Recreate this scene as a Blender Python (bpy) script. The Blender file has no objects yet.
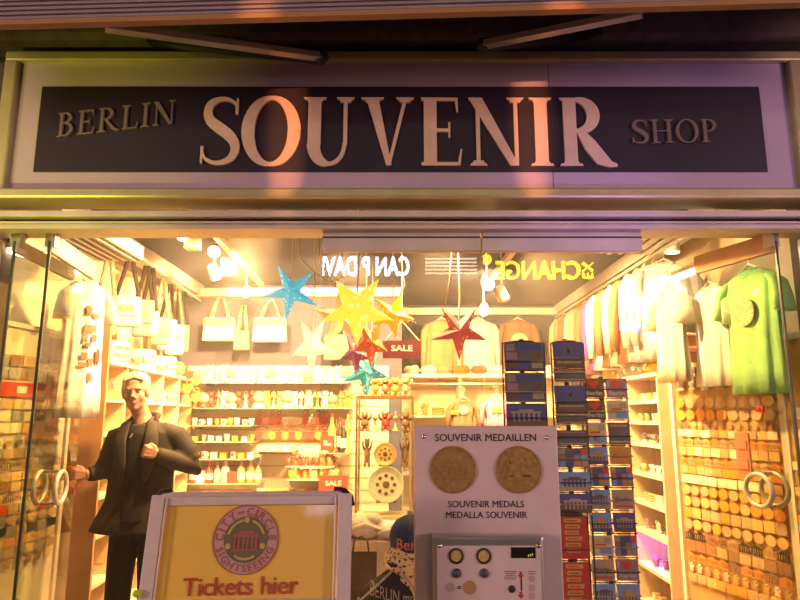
import bpy, bmesh, math, random
from mathutils import Matrix, Vector, Euler
random.seed(7)
PI = math.pi
# ------------------------------------------------------------------ camera
sc = bpy.context.scene
COL = sc.collection
PITCH = math.radians(10.3); FPX = 640.0; EYE = Vector((0, 0, 1.55))
cam_d = bpy.data.cameras.new('camera'); cam = bpy.data.objects.new('camera', cam_d); COL.objects.link(cam)
cam_d.sensor_width = 36.0; cam_d.lens = 36.0 * FPX / 800.0; cam_d.clip_end = 200
cam.location = EYE; cam.rotation_euler = (PI / 2 + PITCH, 0, 0)
sc.camera = cam
# ------------------------------------------------------------------ world, exposure
sc.view_settings.view_transform = 'Standard'; sc.view_settings.look = 'None'
sc.view_settings.gamma = 1.0; sc.view_settings.use_curve_mapping = False
sc.view_settings.exposure = 0.0
sc.cycles.max_bounces = 7; sc.cycles.transparent_max_bounces = 16
sc.cycles.sample_clamp_indirect = 4.0
sc.cycles.caustics_reflective = False; sc.cycles.caustics_refractive = False
w = bpy.data.worlds.new('night'); sc.world = w; w.use_nodes = True
w.node_tree.nodes['Background'].inputs[0].default_value = (0.55, 0.36, 0.34, 1)
w.node_tree.nodes['Background'].inputs[1].default_value = 0.16

def light(name, kind, loc, energy, color, size=0.1, target=None, cone=None, parent=None, blend=0.6, size_y=None):
    d = bpy.data.lights.new(name, kind); d.energy = energy; d.color = color
    if kind == 'AREA':
        d.size = size
        if size_y: d.shape = 'RECTANGLE'; d.size_y = size_y
    else: d.shadow_soft_size = size
    if kind == 'SPOT': d.spot_size = cone or 1.4; d.spot_blend = blend
    o = bpy.data.objects.new(name, d); COL.objects.link(o); o.location = loc
    if target is not None:
        o.rotation_euler = (Vector(target) - Vector(loc)).to_track_quat('-Z', 'Y').to_euler()
    if parent: o.parent = parent
    return o
WARM = (1.0, 0.55, 0.20); WARM2 = (1.0, 0.62, 0.27)
# street light falling on the front of the shop from the far pavement
light('street_light_glow', 'AREA', (-9.5, -4.5, 3.2), 460, (1.0, 0.64, 0.52), 2.2, (0, 3.0, 2.0))
light('street_light_glow', 'AREA', (9.5, -4.5, 2.8), 430, (1.0, 0.60, 0.64), 2.2, (0, 3.0, 2.0))
light('street_light_violet', 'SPOT', (1.9, 0.6, 1.2), 120, (0.42, 0.22, 1.0), 0.03, (1.0, 3.2, 2.62), 0.40, blend=1.0)
light('street_light_violet', 'SPOT', (3.4, 0.6, 1.9), 60, (0.38, 0.22, 1.0), 0.03, (1.9, 3.2, 2.85), 0.6, blend=1.0)
light('street_light_yellow', 'SPOT', (-3.2, 0.9, 1.3), 230, (0.85, 0.85, 0.06), 0.03, (-1.95, 3.2, 2.75), 0.62, blend=1.0)
# warm ceiling light of the shop
LIGHTS_IN = [
    # loc, energy, target, cone
    ((-1.3, 5.2, 2.85), 740, (-1.9, 6.9, 1.5), 2.1),
    ((-0.4, 5.3, 2.85), 820, (-0.7, 6.9, 1.6), 2.2),
    ((0.9, 6.0, 2.85), 520, (0.9, 8.1, 1.6), 2.2),
    ((1.0, 5.0, 2.85), 640, (1.9, 5.6, 1.5), 2.1),
    ((-1.1, 4.6, 2.85), 560, (-2.1, 5.3, 1.4), 2.1),
    ((0.9, 3.9, 2.80), 420, (2.1, 4.2, 1.2), 2.1),
    ((-0.8, 3.9, 2.80), 420, (-2.2, 4.0, 1.2), 2.1),
    ((0.3, 4.6, 2.85), 420, (0.3, 6.0, 0.6), 2.4),
]
for i, (l, e, t, c) in enumerate(LIGHTS_IN):
    light('shop_ceiling_light', 'SPOT', l, e, WARM, 0.05, t, c)

# ------------------------------------------------------------------ placement helpers
_F = Vector((0, math.cos(PITCH), math.sin(PITCH))); _U = Vector((0, -math.sin(PITCH), math.cos(PITCH)))
def ray(px, py): return _F * FPX + Vector((1, 0, 0)) * (px - 400) + _U * (300 - py)
def at(px, py, Y):
    d = ray(px, py); return EYE + d * (Y / d.y)
def atx(px, py, X):
    d = ray(px, py); return EYE + d * (X / d.x)
def atline(px, p, q):
    """point of the floor line p-q that is seen in picture column px (at eye height)"""
    k = (px - 400) / (FPX * math.cos(PITCH)) * 1.0
    k = (px - 400) / FPX * math.cos(PITCH)
    # x = k*y
    x0, y0 = p; x1, y1 = q
    den = (x1 - x0) - k * (y1 - y0)
    t = (k * y0 - x0) / den
    return x0 + t * (x1 - x0), y0 + t * (y1 - y0)

# ------------------------------------------------------------------ materials
MATS = {}
def mat(name, col=(.8, .8, .8), rough=.5, metal=0.0, noise=0.0, nscale=20, bump=0.0, emit=None, estr=0.0, coat=0.0, croug=.05, objcol=False, trans=0.0, spec=.5, pattern=None):
    if name in MATS: return MATS[name]
    m = bpy.data.materials.new(name); m.use_nodes = True; nt = m.node_tree; b = nt.nodes['Principled BSDF']
    b.inputs['Base Color'].default_value = (*col, 1); b.inputs['Roughness'].default_value = rough
    b.inputs['Metallic'].default_value = metal; b.inputs['Coat Weight'].default_value = coat; b.inputs['Coat Roughness'].default_value = croug
    b.inputs['Specular IOR Level'].default_value = spec
    src = None
    if objcol:
        oi = nt.nodes.new('ShaderNodeObjectInfo'); src = oi.outputs['Color']
    tc = nt.nodes.new('ShaderNodeTexCoord')
    n = nt.nodes.new('ShaderNodeTexNoise'); n.inputs['Scale'].default_value = nscale; n.inputs['Detail'].default_value = 4
    nt.links.new(tc.outputs['Object'], n.inputs['Vector'])
    fac = n.outputs['Fac']
    if pattern == 'leopard' or pattern == 'print':
        v = nt.nodes.new('ShaderNodeTexVoronoi'); v.inputs['Scale'].default_value = nscale
        nt.links.new(tc.outputs['Object'], v.inputs['Vector'])
        r = nt.nodes.new('ShaderNodeValToRGB'); r.color_ramp.elements[0].position = .25; r.color_ramp.elements[1].position = .35
        r.color_ramp.interpolation = 'CONSTANT' if pattern == 'leopard' else 'LINEAR'
        nt.links.new(v.outputs['Distance'], r.inputs['Fac']); fac = r.outputs['Color']
    if noise > 0:
        mx = nt.nodes.new('ShaderNodeMix'); mx.data_type = 'RGBA'; mx.blend_type = 'MULTIPLY'
        rr = nt.nodes.new('ShaderNodeMapRange'); rr.inputs['To Min'].default_value = 1 - noise; rr.inputs['To Max'].default_value = 1 + noise * .35
        if pattern is None: rr.inputs['From Min'].default_value = .3; rr.inputs['From Max'].default_value = .7
        nt.links.new(fac, rr.inputs['Value'])
        mx.inputs['Factor'].default_value = 1.0
        if src: nt.links.new(src, mx.inputs['A'])
        else: mx.inputs['A'].default_value = (*col, 1)
        nt.links.new(rr.outputs['Result'], mx.inputs['B']); src = mx.outputs['Result']
    if src: nt.links.new(src, b.inputs['Base Color'])
    if bump > 0:
        bn = nt.nodes.new('ShaderNodeBump'); bn.inputs['Strength'].default_value = bump; bn.inputs['Distance'].default_value = .01
        nt.links.new(fac, bn.inputs['Height']); nt.links.new(bn.outputs['Normal'], b.inputs['Normal'])
    if trans: b.inputs['Transmission Weight'].default_value = trans
    if emit:
        b.inputs['Emission Color'].default_value = (*emit, 1); b.inputs['Emission Strength'].default_value = estr
        if src and emit == 'src': pass
    MATS[name] = m; return m
def glass_mat(name, tint=(.93, .96, .95), ior=1.5, boost=1.0, rough=0.0):
    if name in MATS: return MATS[name]
    m = bpy.data.materials.new(name); m.use_nodes = True; nt = m.node_tree; nt.nodes.clear()
    out = nt.nodes.new('ShaderNodeOutputMaterial'); mx = nt.nodes.new('ShaderNodeMixShader')
    fr = nt.nodes.new('ShaderNodeFresnel'); fr.inputs['IOR'].default_value = ior
    t = nt.nodes.new('ShaderNodeBsdfTransparent'); t.inputs[0].default_value = (*tint, 1)
    g = nt.nodes.new('ShaderNodeBsdfGlossy'); g.inputs['Roughness'].default_value = rough
    ge = nt.nodes.new('ShaderNodeNewGeometry'); mr = nt.nodes.new('ShaderNodeMapRange')      # reflect once, at the outer face
    mr.inputs['To Min'].default_value = ior; mr.inputs['To Max'].default_value = 1.0
    nt.links.new(ge.outputs['Backfacing'], mr.inputs['Value']); nt.links.new(mr.outputs['Result'], fr.inputs['IOR'])
    nt.links.new(fr.outputs[0], mx.inputs[0]); nt.links.new(t.outputs[0], mx.inputs[1]); nt.links.new(g.outputs[0], mx.inputs[2])
    nt.links.new(mx.outputs[0], out.inputs[0]); MATS[name] = m; return m

M_sign = mat('sign_acrylic', (.56, .42, .50), .45, noise=.12, nscale=1.2, coat=.6, croug=.2)
M_signdark = mat('sign_dark_film', (.024, .012, .024), .5, noise=.1, nscale=3, coat=.12, croug=.2)
M_signgold = mat('sign_letter_film', (.80, .56, .38), .45, noise=.08, coat=.6, croug=.2)
M_signdim = mat('sign_small_letter_film', (.22, .15, .13), .35)
M_alu = mat('brushed_aluminium', (.62, .58, .50), .38, .65, noise=.12, nscale=8)
M_signframe = mat('sign_frame_pale_brass', (.62, .54, .26), .4, .5, noise=.12, nscale=8)
M_beam = mat('lintel_aluminium', (.72, .62, .52), .45, .1, noise=.15, nscale=5)
M_awning = mat('awning_profile_paint', (.36, .28, .30), .45, .1, noise=.1)
M_brown = mat('awning_lip_paint', (.42, .22, .09), .5)
M_facade = mat('facade_render', (.14, .10, .075), .85, noise=.3, nscale=15, bump=.2)
M_dark = mat('dark_metal', (.05, .045, .04), .4, .4)
M_steel = mat('steel', (.55, .52, .50), .3, .9)
M_chrome = mat('chrome', (.8, .78, .74), .15, 1.0)
M_glass = glass_mat('pane_glass'); M_glass2 = glass_mat('front_pane_glass', (.95, .96, .95), 1.75)
M_glassd = glass_mat('door_glass', (.86, .88, .80), 1.55)
M_edge = mat('glass_edge', (.06, .07, .04), .3)
M_wood = mat('light_wood', (.78, .58, .34), .5, noise=.15, nscale=6)
M_woodpanel = mat('beech_end_panel', (.52, .30, .14), .5, noise=.2, nscale=5)
M_cream = mat('cream_laminate', (.82, .74, .58), .45, noise=.05)
M_white = mat('white_paint', (.82, .78, .72), .5, noise=.05)
M_ceiling = mat('ceiling_slate_paint', (.075, .085, .15), .85, noise=.15, nscale=2)
M_wallblue = mat('wall_slate_paint', (.085, .085, .13), .85, noise=.12, nscale=3)
M_wallcream = mat('wall_cream_paint', (.78, .68, .50), .8, noise=.06, nscale=3)
M_floor = mat('floor_tiles', (.45, .36, .25), .35, noise=.2, nscale=4)
M_pave = mat('pavement_slabs', (.22, .20, .19), .85, noise=.3, nscale=6, bump=.3)
M_red = mat('sale_red', (.62, .05, .035), .45)
M_black = mat('black_plastic', (.02, .02, .02), .4)
M_lamp = mat('lamp_glow', (1, .9, .7), .5, emit=(1.0, .80, .45), estr=14)
M_tube = mat('tube_glow', (1, .9, .7), .5, emit=(1.0, .84, .55), estr=12)
M_tint = mat('goods_tint', (.8, .8, .8), .45, noise=.35, nscale=40, objcol=True)
M_print = mat('goods_print', (.8, .8, .8), .4, noise=.65, nscale=55, objcol=True, pattern='print')
M_cloth = mat('cloth_tint', (.8, .8, .8), .9, noise=.2, nscale=8, objcol=True)
M_skin = mat('skin', (.62, .33, .20), .55, noise=.08, nscale=30)

# ------------------------------------------------------------------ mesh builder
class MB:
    def __init__(s): s.v = []; s.f = []; s.mi = []; s.M = Matrix.Identity(4); s.m = 0
    def add(s, vs, fs):
        n = len(s.v); M = s.M
        s.v += [tuple(M @ Vector(p)) for p in vs]
        s.f += [tuple(n + i for i in f) for f in fs]; s.mi += [s.m] * len(fs); return s
    def box(s, c, d, r=None):
        x, y, z = d[0] / 2, d[1] / 2, d[2] / 2
        vs = [Vector(p) for p in ((-x, -y, -z), (x, -y, -z), (x, y, -z), (-x, y, -z), (-x, -y, z), (x, -y, z), (x, y, z), (-x, y, z))]
        if r: R = Euler(r).to_matrix(); vs = [R @ p for p in vs]
        vs = [p + Vector(c) for p in vs]
        return s.add(vs, ((0, 3, 2, 1), (4, 5, 6, 7), (0, 1, 5, 4), (1, 2, 6, 5), (2, 3, 7, 6), (3, 0, 4, 7)))
    def bar(s, p, q, w, h):
        """box beam from p to q"""
        p = Vector(p); q = Vector(q); d = (q - p); L = d.length; d.normalize()
        up = Vector((0, 0, 1)) if abs(d.z) < .95 else Vector((0, 1, 0))
        a = d.cross(up).normalized(); b = a.cross(d).normalized()
        vs = []
        for c in (p, q):
            for sa, sb in ((-1, -1), (1, -1), (1, 1), (-1, 1)): vs.append(c + a * sa * w / 2 + b * sb * h / 2)
        return s.add(vs, ((0, 1, 2, 3), (7, 6, 5, 4), (0, 4, 5, 1), (1, 5, 6, 2), (2, 6, 7, 3), (3, 7, 4, 0)))
    def cyl(s, p, q, r0, r1=None, n=12, cap=True):
        r1 = r0 if r1 is None else r1
        return s.tube([p, q], [r0, r1], n, cap)
    def tube(s, pts, rs, n=8, cap=True, closed=False, flat=1.0):
        pts = [Vector(p) for p in pts]
        if not isinstance(rs, (list, tuple)): rs = [rs] * len(pts)
        vs = []; N = len(pts); prev = None
        for i, p in enumerate(pts):
            a = pts[i - 1] if (i > 0 or closed) else p; b = pts[(i + 1) % N] if (i < N - 1 or closed) else p
            d = (b - a).normalized() if (b - a).length > 1e-9 else Vector((0, 0, 1))
            if prev is None:
                up = Vector((0, 0, 1)) if abs(d.z) < .9 else Vector((0, 1, 0))
                x = d.cross(up).normalized()
            else:
                x = (prev - d * prev.dot(d)).normalized()
            prev = x; y = d.cross(x)
            for k in range(n):
                t = 2 * PI * k / n; vs.append(p + (x * math.cos(t) + y * math.sin(t) * flat) * rs[i])
        fs = []
        for i in range(N if closed else N - 1):
            j = (i + 1) % N
            for k in range(n): fs.append((i * n + k, i * n + (k + 1) % n, j * n + (k + 1) % n, j * n + k))
        if cap and not closed: fs += [tuple(range(n))[::-1], tuple((N - 1) * n + k for k in range(n))]
        return s.add(vs, fs)
    def ell(s, c, r, n=12, m=8, R=None):
        if not isinstance(r, (list, tuple)): r = (r, r, r)
        vs = [Vector((0, 0, -1))]
        for j in range(1, m):
            a = -PI / 2 + PI * j / m
            for k in range(n): t = 2 * PI * k / n; vs.append(Vector((math.cos(a) * math.cos(t), math.cos(a) * math.sin(t), math.sin(a))))
        vs.append(Vector((0, 0, 1)))
        vs = [Vector((p.x * r[0], p.y * r[1], p.z * r[2])) for p in vs]
        if R: Rm = Euler(R).to_matrix(); vs = [Rm @ p for p in vs]
        vs = [p + Vector(c) for p in vs]
        fs = [(0, 1 + (k + 1) % n, 1 + k) for k in range(n)]
        for j in range(m - 2):
            for k in range(n): a = 1 + j * n; fs.append((a + k, a + (k + 1) % n, a + n + (k + 1) % n, a + n + k))
        t = len(vs) - 1; a = 1 + (m - 2) * n
        fs += [(a + k, a + (k + 1) % n, t) for k in range(n)]
        return s.add(vs, fs)
    def lathe(s, prof, c=(0, 0, 0), n=16):
        """profile of (radius, z)"""
        vs = []; c = Vector(c)
        for r, z in prof:
            for k in range(n): t = 2 * PI * k / n; vs.append(c + Vector((r * math.cos(t), r * math.sin(t), z)))
        fs = []
        for i in range(len(prof) - 1):
            for k in range(n): fs.append((i * n + k, i * n + (k + 1) % n, (i + 1) * n + (k + 1) % n, (i + 1) * n + k))
        fs += [tuple(range(n))[::-1], tuple((len(prof) - 1) * n + k for k in range(n))]
        return s.add(vs, fs)
    def loft(s, secs, n=20, wave=0, waves=7, cap=True):
        """sections (cx, cy, z, rx, ry)"""
        vs = []
        for i, (cx, cy, z, rx, ry) in enumerate(secs):
            for k in range(n):
                t = 2 * PI * k / n; w_ = 1 + wave * (i / max(1, len(secs) - 1)) * math.cos(waves * t + i * .5)
                vs.append((cx + rx * math.cos(t) * w_, cy + ry * math.sin(t) * w_, z))
        fs = []
        for i in range(len(secs) - 1):
            for k in range(n): fs.append((i * n + k, (i + 1) * n + k, (i + 1) * n + (k + 1) % n, i * n + (k + 1) % n))
        if cap: fs += [tuple(range(n)), tuple((len(secs) - 1) * n + k for k in range(n))[::-1]]
        return s.add(vs, fs)
    def prism(s, poly, y0, y1):
        """outline in x, z pushed from y0 to y1"""
        n = len(poly); vs = [(x, y0, z) for x, z in poly] + [(x, y1, z) for x, z in poly]
        fs = [tuple(range(n)), tuple(range(2 * n - 1, n - 1, -1))] + [(i, n + i, n + (i + 1) % n, (i + 1) % n) for i in range(n)]
        return s.add(vs, fs)
    def disc(s, c, r, y0, y1, n=24, sx=1.0):
        return s.prism([(c[0] + r * sx * math.cos(2 * PI * k / n), c[1] + r * math.sin(2 * PI * k / n)) for k in range(n)], y0, y1)
    def build(s, name, mats, parent=None, smooth=False, loc=None, rot=None, bevel=0, link=True):
        me = bpy.data.meshes.new(name); me.from_pydata(s.v, [], s.f)
        if not isinstance(mats, (list, tuple)): mats = [mats]
        for m in mats: me.materials.append(m)
        if len(mats) > 1: me.polygons.foreach_set('material_index', s.mi)
        bm = bmesh.new(); bm.from_mesh(me); bmesh.ops.recalc_face_normals(bm, faces=bm.faces); bm.to_mesh(me); bm.free()
        if smooth: me.polygons.foreach_set('use_smooth', [True] * len(me.polygons))
        me.update()
        o = bpy.data.objects.new(name, me)
        COL.objects.link(o)
        if parent: o.parent = parent
        if loc is not None: o.location = loc
        if rot is not None: o.rotation_euler = rot
        if bevel:
            b = o.modifiers.new('bevel', 'BEVEL'); b.width = bevel; b.segments = 2; b.limit_method = 'ANGLE'
        return o
def fuse(mb, name, m, parent=None, voxel=.01, smooth=6, loc=None):
    o = mb.build(name, m, parent, smooth=True, loc=loc)
    r = o.modifiers.new('r', 'REMESH'); r.mode = 'VOXEL'; r.voxel_size = voxel; r.use_smooth_shade = True
    sm = o.modifiers.new('s', 'SMOOTH'); sm.factor = .5; sm.iterations = smooth
    dg = bpy.context.evaluated_depsgraph_get(); me = bpy.data.meshes.new_from_object(o.evaluated_get(dg))
    o.modifiers.clear(); old = o.data; o.data = me; bpy.data.meshes.remove(old)
    if not me.materials: me.materials.append(m)
    me.polygons.foreach_set('use_smooth', [True] * len(me.polygons))
    return o
_TXT = {}
def text_geo(body, off=0.0, spacing=1.0):
    key = (body, off, spacing)
    if key in _TXT: return _TXT[key]
    c = bpy.data.curves.new('t', 'FONT'); c.body = body; c.size = 1; c.offset = off; c.resolution_u = 3; c.space_character = spacing
    o = bpy.data.objects.new('t', c); COL.objects.link(o)
    dg = bpy.context.evaluated_depsgraph_get(); me = o.evaluated_get(dg).to_mesh()
    vs = [v.co.copy() for v in me.vertices]; fs = [tuple(p.vertices) for p in me.polygons]
    o.evaluated_get(dg).to_mesh_clear(); bpy.data.objects.remove(o); bpy.data.curves.remove(c)
    x0 = min(v.x for v in vs); x1 = max(v.x for v in vs); y0 = min(v.y for v in vs); y1 = max(v.y for v in vs)
    vs = [((v.x - (x0 + x1) / 2) / (x1 - x0), (v.y - (y0 + y1) / 2) / (y1 - y0)) for v in vs]
    _TXT[key] = (vs, fs, (x1 - x0) / (y1 - y0)); return _TXT[key]
def put_text(mb, body, cx, cz, w=None, h=None, y=0.0, rot=0.0, off=0.0, spacing=1.0):
    vs, fs, asp = text_geo(body, 0.0, spacing)
    if w is None: w = h * asp
    if h is None: h = w / asp
    c, s_ = math.cos(rot), math.sin(rot)
    P = []
    for x, z in vs:
        x *= w; z *= h; P.append((cx + x * c - z * s_, y, cz + x * s_ + z * c))
    mb.add(P, fs)
    if off > 0:                                   # heavier face: the same outlines nudged sideways
        o_ = h * off * 1.6
        for q, (a_, b_) in enumerate(((o_, 0), (-o_, 0), (0, o_ * .7), (0, -o_ * .7))): mb.add([(x + a_, y_ - .00004 * (q + 1), z + b_) for x, y_, z in P], fs)
    return mb
# ------------------------------------------------------------------ tagging
def tag(o, label=None, cat=None, group=None, kind=None):
    if label: o['label'] = label
    if cat: o['category'] = cat
    if group: o['group'] = group
    if kind: o['kind'] = kind
    return o
def thing(name, label, cat, loc=(0, 0, 0), rz=0.0, group=None):
    o = bpy.data.objects.new(name, None); COL.objects.link(o); o.location = loc; o.rotation_euler = (0, 0, rz); o.empty_display_size = .1
    return tag(o, label, cat, group)
def struct(name, mb, m, **k):
    o = mb.build(name, m, **k); o['kind'] = 'structure'; return o
KIDS = {}
def copy_tree(o, loc=None, rz=None, label=None, color=None, parent=None, cat=None):
    c = o.copy(); COL.objects.link(c)
    if parent: c.parent = parent
    if loc is not None: c.location = loc
    if rz is not None: c.rotation_euler = (0, 0, rz)
    if label: c['label'] = label
    if color: c.color = (*color, 1)
    for ch in [x for x in o.children]:
        d = copy_tree(ch, parent=c, color=color if ch.get('tinted') else None)
    return c
ORD = ('zeroth first second third fourth fifth sixth seventh eighth ninth tenth eleventh twelfth thirteenth fourteenth fifteenth sixteenth '
       'seventeenth eighteenth nineteenth twentieth').split() + ['twenty-' + k for k in 'first second third fourth fifth sixth seventh eighth ninth'.split()]
def nth(i): return ORD[i]
COLS = {'white': (.85, .82, .75), 'cream': (.80, .70, .50), 'yellow': (.85, .60, .08), 'orange': (.80, .32, .05), 'red': (.62, .06, .04),
        'brown': (.30, .15, .07), 'gold': (.70, .45, .15), 'blue': (.06, .12, .45), 'green': (.15, .35, .08), 'pink': (.80, .28, .42),
        'grey': (.30, .28, .26), 'black': (.03, .03, .03), 'tan': (.55, .36, .18), 'teal': (.05, .40, .42), 'purple': (.28, .08, .40)}
# ================================================================== SETTING
GY = 3.32                                   # glass line of the shop front
b = MB(); b.box((0, -3.5, -.05), (24, 13.6, .1)); struct('pavement', b, M_pave)
b = MB(); b.box((0, 6.2, -.05), (5.2, 5.8, .1)); struct('floor', b, M_floor)
b = MB(); b.box((0, 6.1, 3.05), (5.2, 5.5, .1)); struct('ceiling', b, M_ceiling)
b = MB(); b.box((-2.55, 6.0, 1.5), (.1, 5.3, 3.0)); struct('wall_left', b, M_wallcream)
b = MB(); b.box((2.45, 6.0, 1.5), (.1, 5.3, 3.0)); struct('wall_right', b, M_wallcream)
JX = .02
b = MB(); b.box(((-2.5 + JX) / 2, 7.1, 1.5), (2.5 + JX, .1, 3.0)); struct('wall_back_left', b, M_wallblue)
b = MB(); b.box((JX - .05, 7.75, 1.5), (.1, 1.2, 3.0)); struct('wall_back_corner', b, M_wallblue)
b = MB(); b.box((1.15, 8.4, 1.5), (2.6, .1, 3.0)); struct('wall_back_right', b, M_wallblue)
# cornice rails
b = MB(); b.bar((-2.27, 4.0, 2.93), (-2.27, 7.05, 2.93), .14, .13); struct('trim_1', b, M_white)
b = MB(); b.bar((-2.3, 6.99, 2.90), (JX, 6.99, 2.90), .12, .09); struct('trim_2', b, M_white)
b = MB(); b.bar((JX, 8.3, 2.90), (2.3, 8.3, 2.90), .12, .09); struct('trim_3', b, M_white)
b = MB(); b.bar((2.12, 3.6, 2.93), (2.12, 8.35, 2.93), .16, .12); struct('trim_4', b, M_white)
# outer facade: wall over the sign, two side piers
b = MB(); b.box((0, 3.55, 4.0), (9, .3, 1.9)); b.box((-3.5, 3.52, 1.55), (2.4, .34, 3.1)); b.box((3.52, 3.52, 1.55), (2.4, .34, 3.1))
struct('wall_front', b, M_facade)
# lintel with its ledges
zb = at(400, 228, 3.22).z; zt = at(400, 207, 3.12).z
b = MB(); b.box((0, 3.275, (zb + zt) / 2), (4.64, .09, zt - zb)); b.box((0, 3.36, zt - .03), (4.64, .26, .06)); b.box((0, 3.21, zt - .016), (4.64, .07, .032)); b.box((0, 3.22, zt - .052), (4.64, .022, .012))
struct('trim_5', b, M_beam, bevel=.003)
for sx, nm in ((-1, 'trim_6'), (1, 'trim_7')):
    b = MB(); b.box((sx * 2.27, 3.36, zb / 2), (.1, .2, zb)); struct(nm, b, M_alu)

# warm scatter volume added in the shop to imitate lens veil and bloom
vm = bpy.data.materials.new('veil_scatter'); vm.use_nodes = True; nt = vm.node_tree; nt.nodes.clear()
vo = nt.nodes.new('ShaderNodeOutputMaterial'); vs_ = nt.nodes.new('ShaderNodeVolumeScatter'); vs_.inputs['Density'].default_value = .036; vs_.inputs['Anisotropy'].default_value = .35
vs_.inputs['Color'].default_value = (1, .93, .84, 1); nt.links.new(vs_.outputs[0], vo.inputs['Volume'])
b = MB(); b.box((0, 5.92, 1.5), (4.9, 4.7, 2.98)); hz = b.build('veil', vm); hz['kind'] = 'stuff'; hz['label'] = 'warm veil added through the shop interior, imitating lens glare'; hz['category'] = 'veil'
# ================================================================== SIGN BOX
SY = 3.2
tl = at(21, 64, SY); bl = at(8, 194, SY); tr = at(785, 65, SY); br = at(799, 194, SY)
xl = (tl.x + bl.x) / 2; xr = (tr.x + br.x) / 2; z0 = bl.z; z1 = tl.z
sign = thing('shop_sign', 'long lilac sign box reading BERLIN SOUVENIR SHOP above the shop entrance', 'sign', ((xl + xr) / 2, SY, (z0 + z1) / 2))
cx = (xl + xr) / 2; cz = (z0 + z1) / 2; W = xr - xl; H = z1 - z0
seam = at(551, 130, SY).x - cx
b = MB(); b.box(((-W / 2 + seam - .002) / 2, .05, 0), (W / 2 + seam - .002, .1, H)); b.build('face_panel', M_sign, sign)
b = MB(); b.box(((W / 2 + seam + .002) / 2, .05, 0), (W / 2 - seam - .002, .1, H)); b.build('face_panel', M_sign, sign)
b = MB(); fw = .075
for (c, d) in (((0, 0, H / 2 + fw * .4), (W + 2 * fw, .13, fw * .8)), ((0, -.035, -H / 2 - fw * .38), (W + 2 * fw, .2, fw * .76))):
    b.box((c[0], c[1] + .03, c[2]), d)
for sx in (-1, 1): b.box((sx * (W / 2 + fw / 2), .03, 0), (fw, .13, H + .02))
b.build('frame', M_signframe, sign, bevel=.012)
dl = at(38, 130, SY - .004); dr = at(763, 130, SY - .004); dt = at(400, 87, SY - .004).z - cz; db = at(400, 172, SY - .004).z - cz
b = MB(); b.box(((dl.x + dr.x) / 2 - cx, -.004, (dt + db) / 2), (dr.x - dl.x, .008, dt - db)); b.build('dark_field', M_signdark, sign)

def stroke(pts, ws):
    """variable-width stroke as list of quads; pts (x,z), ws widths"""
    P = [Vector(p) for p in pts]; L = []; R = []
    for i, p in enumerate(P):
        a = P[max(0, i - 1)]; c = P[min(len(P) - 1, i + 1)]; d = (c - a).normalized(); n = Vector((-d.y, d.x))
        L.append(p + n * ws[i] / 2); R.append(p - n * ws[i] / 2)
    return [[tuple(L[i]), tuple(R[i]), tuple(R[i + 1]), tuple(L[i + 1])] for i in range(len(P) - 1)]
def serif(x, z, w, up):        # slab with bracket
    s_ = 1 if up else -1
    return [[(x - w / 2, z), (x + w / 2, z), (x + w / 2 - .02, z + s_ * .035), (x - w / 2 + .02, z + s_ * .035)],
            [(x - w * .36, z + s_ * .03), (x + w * .36, z + s_ * .03), (x + w * .27, z + s_ * .075), (x - w * .27, z + s_ * .075)]]
def vst(x, w, a=0, c=1): return [[(x - w / 2, a), (x + w / 2, a), (x + w / 2, c), (x - w / 2, c)]]
TK, TN = .20, .06
def arc(cx, cz, rx, rz, a0, a1, f, n=18):
    pts = []; ws = []
    for i in range(n + 1):
        a = math.radians(a0 + (a1 - a0) * i / n); pts.append((cx + rx * math.cos(a), cz + rz * math.sin(a))); ws.append(f(a))
    return stroke(pts, ws)
def fO(a): return TN + (TK - TN) * abs(math.cos(a)) ** 1.3
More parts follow.
